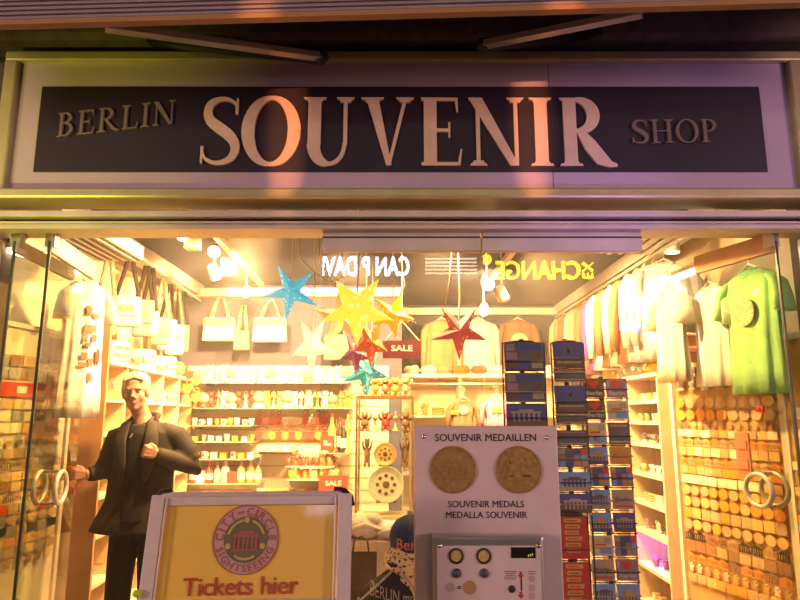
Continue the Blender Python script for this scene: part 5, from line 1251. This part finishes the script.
# big white shelf block at the back right
z_c = at(450, 376, 7.6).z
t = thing('back_shelf_unit', 'pale shelf unit along the back right wall under the hanging jackets', 'shelf unit', (1.0, 7.75, 0))
b = MB(); b.box((0, 0, z_c), (2.0, .5, .04)); b.build('top_board', M_white, t)
for x in (-.98, -.3, .35, .98): b = MB(); b.box((x, 0, z_c / 2), (.03, .48, z_c)); b.build('divider', M_cream, t)
b = MB(); b.box((0, .23, z_c / 2), (1.96, .02, z_c)); b.build('back_panel', M_wallcream, t)
for z in (.5, .9, 1.25, 1.55): b = MB(); b.box((0, 0, z), (1.93, .44, .025)); b.build('shelf', M_cream, t)
for zi, z in enumerate((1.25, 1.55)):
    for k in range(12):
        c = rnd.choice(['white', 'cream', 'yellow', 'tan', 'orange']); kd = ('folded', 'heap', 'bear')[(k + zi) % 3]
        goods(kd, (.13 + k * .157, 7.62, z + .013), .15, 0, '%s %s, %s from left, %s shelf, back right unit' % (c, GM[kd][3], nth(k + 1), ('lower', 'upper')[zi]), c, 'goods on the back right shelf unit')
for k in range(9):
    c = ['cream', 'white', 'tan', 'orange', 'brown', 'white', 'cream', 'tan', 'white'][k]
    goods('heap', (.14 + k * .2, 7.66, z_c + .02), .2, 0, '%s bundle of soft clothing on top of the back right unit, %s from the left' % (c, nth(k + 1)), c, 'clothing on the back right unit')

# ------------------------------------------------------------------ bags
M_web = mat('dark_webbing', (.025, .018, .014), .9, noise=.4, nscale=60)
M_web2 = mat('printed_webbing', (.42, .30, .20), .9, noise=.7, nscale=60)
def shoulder_bag(px, y_top, y_bag, y_bot, Y, wpx, c, lab, dark=True):
    a = at(px, y_top, Y); h0 = a.z - at(px, y_bag, Y).z; h1 = a.z - at(px, y_bot, Y).z; w_ = wpx / FPX * Y
    t = thing('shoulder_bag', lab, 'bag', a, .35, 'shoulder bags hanging on the left wall')
    b = MB(); b.tube([(-w_ * .42, .0, -h0 - .03), (-w_ * .16, 0, -h0 * .4), (-.012, 0, 0), (.012, 0, .0), (w_ * .16, 0, -h0 * .4), (w_ * .42, 0, -h0 - .03)], .016, 6, flat=.35); b.build('strap', M_web if dark else M_web2, t, smooth=True)
    b = MB(); b.box((0, 0, -(h0 + h1) / 2), (w_, .09, h1 - h0)); o = b.build('body', M_cloth, t, bevel=.025); o.color = (*COLS[c], 1)
    b = MB(); b.box((0, -.05, -h0 - (h1 - h0) * .33), (w_ * .96, .016, (h1 - h0) * .62)); o = b.build('flap', M_cloth, t, bevel=.006); o.color = (*[min(1, x * 1.1) for x in COLS[c]], 1)
    b = MB(); b.box((0, -.061, -h0 - (h1 - h0) * .4), (w_ * .45, .004, (h1 - h0) * .2)); b.build('print', M_web2, t)
    b = MB(); b.tube([(0, .03, .0), (0, .09, .01)], .006, 6); b.build('hook', M_steel, t)
    return t
for i, a in enumerate(((110, 252, 300, 336, 4.75, 22, 'tan', False), (131, 254, 297, 327, 4.95, 28, 'cream', True), (147, 266, 300, 337, 5.3, 20, 'grey', True), (152, 268, 312, 335, 5.45, 20, 'white', True), (164, 278, 318, 345, 5.8, 18, 'tan', False), (170, 284, 320, 350, 6.1, 18, 'white', True), (178, 285, 325, 355, 6.4, 18, 'cream', False), (184, 291, 325, 352, 6.7, 15, 'tan', True))):
    look = {'tan': 'tan', 'cream': 'cream', 'grey': 'grey', 'white': 'white'}[a[6]]
    shoulder_bag(*a[:6], a[6], '%s shoulder bag on a %s strap, %s along the left wall from the street' % (look, 'dark' if a[7] else 'patterned', nth(i + 1)), a[7])
b = MB(); b.tube([(-2.13, 4.6, 2.86), (-2.2, 6.95, 2.80)], .012, 8); tag(b.build('hanging_rail', M_cream), 'cream rail under the left cornice from which the shoulder bags hang', 'rail')
# dark pinboard and bags on the back left wall
def tote(px, y0, y1, y2, w_px, c, lab, Y=6.8, m=None):
    a = at(px, y0, Y); h0 = a.z - at(px, y1, Y).z; h1 = a.z - at(px, y2, Y).z; w_ = w_px / FPX * Y
    t = thing('tote_bag', lab, 'bag', a, 0, 'tote bags on the back wall')
    b = MB()
    b.add([(-w_ * .46, -.04, -h0), (w_ * .46, -.04, -h0), (w_ * .5, -.05, -h1), (-w_ * .5, -.05, -h1), (-w_ * .46, .04, -h0), (w_ * .46, .04, -h0), (w_ * .5, .05, -h1), (-w_ * .5, .05, -h1)], ((0, 1, 2, 3), (7, 6, 5, 4), (0, 3, 7, 4), (1, 5, 6, 2), (0, 4, 5, 1), (3, 2, 6, 7)))
    o = b.build('body', m or M_cloth, t, bevel=.012); o.color = (*COLS[c], 1)
    for yy in (-.045, .045):
        b = MB(); b.tube([(-w_ * .30, yy, -h0 - .02), (-w_ * .16, yy * .6, -h0 * .35), (-.02, 0, 0), (.02, 0, 0), (w_ * .16, yy * .6, -h0 * .35), (w_ * .30, yy, -h0 - .02)], .011, 6, flat=.5); o = b.build('handle', M_cloth, t, smooth=True); o.color = (.6, .42, .25, 1)
    b = MB(); b.box((0, -.048, -h0 - (h1 - h0) * .22), (w_ * .94, .008, (h1 - h0) * .3)); b.build('pattern_band', mat('straw_band', (.62, .40, .22), .9, noise=.5, nscale=40), t)
    b = MB(); b.tube([(0, 0, .0), (0, .15, .02)], .006, 6); b.build('hook', M_steel, t)
    return t
tote(221, 297, 318, 341, 32, 'cream', 'cream tote bag with straw-coloured band, leftmost on the back wall')
tote(243.5, 305, 331, 350, 15, 'tan', 'small narrow tan bag hanging between the two larger tote bags')
tote(271, 300, 318, 342, 34, 'white', 'white tote bag hanging below the blue star')
tote(338, 312, 335, 360, 26, 'tan', 'tan patterned bag hanging behind the cluster of paper stars', 6.85)
# round hats pinned on wall as dark shapes
# small pennants and yellow items left of back shelves
for i, (px, py, c) in enumerate(((190, 372, 'red'), (197, 378, 'yellow'), (187, 385, 'orange'), (196, 395, 'yellow'))):
    goods('key', at(px, py, 6.5), .15, 0, '%s pennant-like trinket hanging in the back left corner, %s down' % (c, nth(i + 1)), c, 'trinkets in the back left corner')

# ------------------------------------------------------------------ paper stars
def star(px, py, Rpx, Y, name, matl, label, rot=0.0, yaw=0.0, depth=.30, cord_to=2.98, inner=.38, tilt=0.0, squash=1.0):
    c = at(px, py, Y); R0 = Rpx / FPX * Y
    t = thing('paper_star', label, 'paper star', c, yaw, 'paper star lanterns over the entrance')
    b = MB(); vs = []
    for k in range(10):
        a = PI / 2 + rot + k * PI / 5; r = R0 if k % 2 == 0 else R0 * inner; vs.append((r * math.cos(a) * squash, 0, r * math.sin(a)))
    vs += [(0, -R0 * depth, 0), (0, R0 * depth, 0)]
    fs = []
    for k in range(10): fs += [(k, (k + 1) % 10, 10), ((k + 1) % 10, k, 11)]
    b.add(vs, fs); b.build('shade', matl, t)
    b = MB(); b.tube([(0, 0, R0 * .4), (.01, 0, R0 * 1.2), (0, 0, cord_to - c.z)], .005, 6); b.build('cord', M_cream, t)
    return t
def star_mat(name, c1, c2, e=None, s=0.0, scale=30):
    m = mat(name, c1, .55); nt = m.node_tree; bs = nt.nodes['Principled BSDF']
    v = nt.nodes.new('ShaderNodeTexVoronoi'); v.inputs['Scale'].default_value = scale; tc = nt.nodes.new('ShaderNodeTexCoord'); nt.links.new(tc.outputs['Object'], v.inputs['Vector'])
    r = nt.nodes.new('ShaderNodeValToRGB'); r.color_ramp.elements[0].position = .22; r.color_ramp.elements[1].position = .30; r.color_ramp.elements[0].color = (*c2, 1); r.color_ramp.elements[1].color = (*c1, 1)
    nt.links.new(v.outputs['Distance'], r.inputs['Fac']); nt.links.new(r.outputs['Color'], bs.inputs['Base Color'])
    if e: nt.links.new(r.outputs['Color'], bs.inputs['Emission Color']); bs.inputs['Emission Strength'].default_value = s
    return m
S_blue = star_mat('star_turquoise', (.06, .42, .58), (.35, .75, .80), 1, .8); S_yel = star_mat('star_yellow', (.90, .50, .04), (1.0, .90, .45), 1, 1.7, 22); S_gold = star_mat('star_gold', (.95, .55, .02), (1, .9, .3), 1, .5, 24)
S_red = star_mat('star_red', (.50, .06, .06), (.85, .35, .28), 1, .25, 26); S_white = star_mat('star_white', (1, .86, .50), (1, .95, .7), 1, .8, 20); S_org = star_mat('star_orange', (.70, .13, .03), (.9, .4, .12), 1, .3, 26); S_pur = star_mat('star_plum', (.40, .10, .18), (.7, .3, .5), 1, .2, 26); S_teal = star_mat('star_teal', (.05, .45, .42), (.7, .95, .8), 1, .5, 26)
star(291, 292, 32, 4.6, 's', S_blue, 'turquoise paper star hanging left of the others over the open doorway', rot=.47, yaw=.1, inner=.30)
star(312, 345, 32, 4.9, 's', S_white, 'glowing cream paper star below and right of the turquoise one', rot=PI, yaw=-.4, inner=.40, squash=.75)
star(357, 309, 38, 4.3, 's', S_yel, 'large yellow paper star with pale perforations at the centre of the cluster', rot=.64, yaw=.0, inner=.40)
star(392, 315, 24, 4.5, 's', S_gold, 'smaller golden paper star right of the large yellow one', rot=-.45, yaw=.3, inner=.42)
star(371, 343, 26, 4.7, 's', S_org, 'orange-red paper star pointing down beneath the yellow ones', rot=PI, yaw=.2, inner=.45, squash=.7)
star(356, 352, 24, 4.9, 's', S_pur, 'plum-coloured paper star hanging low left in the cluster', rot=PI, yaw=-.3, inner=.42, squash=.8)
star(365, 372, 25, 5.1, 's', S_teal, 'teal and white paper star, lowest of the cluster', rot=PI + .1, yaw=.1, inner=.38)
star(341, 318, 30, 5.0, 's', mat('star_cream', (.80, .62, .34), .6, emit=(.9, .6, .25), estr=.25), 'plain cream paper star half hidden behind the large yellow one', rot=.1, yaw=.5, inner=.4)
star(459, 331, 30, 4.6, 's', S_red, 'dark red paper star hanging alone behind the right glass panel', rot=.62, yaw=.0, inner=.36)
for (pts, lab) in ((((297, 232), (300, 258), (313, 272), (330, 283), (345, 276)), 'pale cable looping from the lintel above the turquoise star'), (((318, 232), (320, 262), (334, 286), (350, 292)), 'pale cable looping beside the left edge of the closed glass'), (((400, 258), (404, 285), (398, 300)), 'pale cable hanging above the golden star'), (((453, 240), (450, 280), (445, 304)), 'pale cable hanging just left of the red star')):
    b = MB(); b.tube([at(x, y, 4.5 + .03 * i) for i, (x, y) in enumerate(pts)], .006, 6); tag(b.build('lamp_cable', M_cream, smooth=True), lab, 'cable', 'lamp cables of the paper stars')
# brown box on top of the magnet board, red thing on door, violet lamp
p = at(690, 333, 4.5)
b = MB(); b.box((0, 0, 0), (.26, .3, .20)); b.box((0, 0, .105), (.28, .32, .02)); b.box((0, -.155, 0), (.1, .01, .04)); tag(b.build('storage_box', mat('box_brown', (.38, .17, .08), .7), loc=(2.10, 4.72, 2.02), bevel=.006), 'brown cardboard box on top of the near right shelf unit', 'box')
p = at(73, 481, 4.14)
b = MB(); b.box((0, 0, 0), (.05, .03, .17)); b.box((0, -.017, .02), (.03, .004, .06)); tag(b.build('paper_tag', mat('tag_orange_red', (.75, .12, .03), .6), loc=(p.x - .03, p.y + .04, p.z)), 'orange-red tag by the ring handles where the person in black reaches', 'tag')
light('violet_glow', 'POINT', (2.0, 5.25, .55), 2.0, (.5, .15, 1.0), .05)
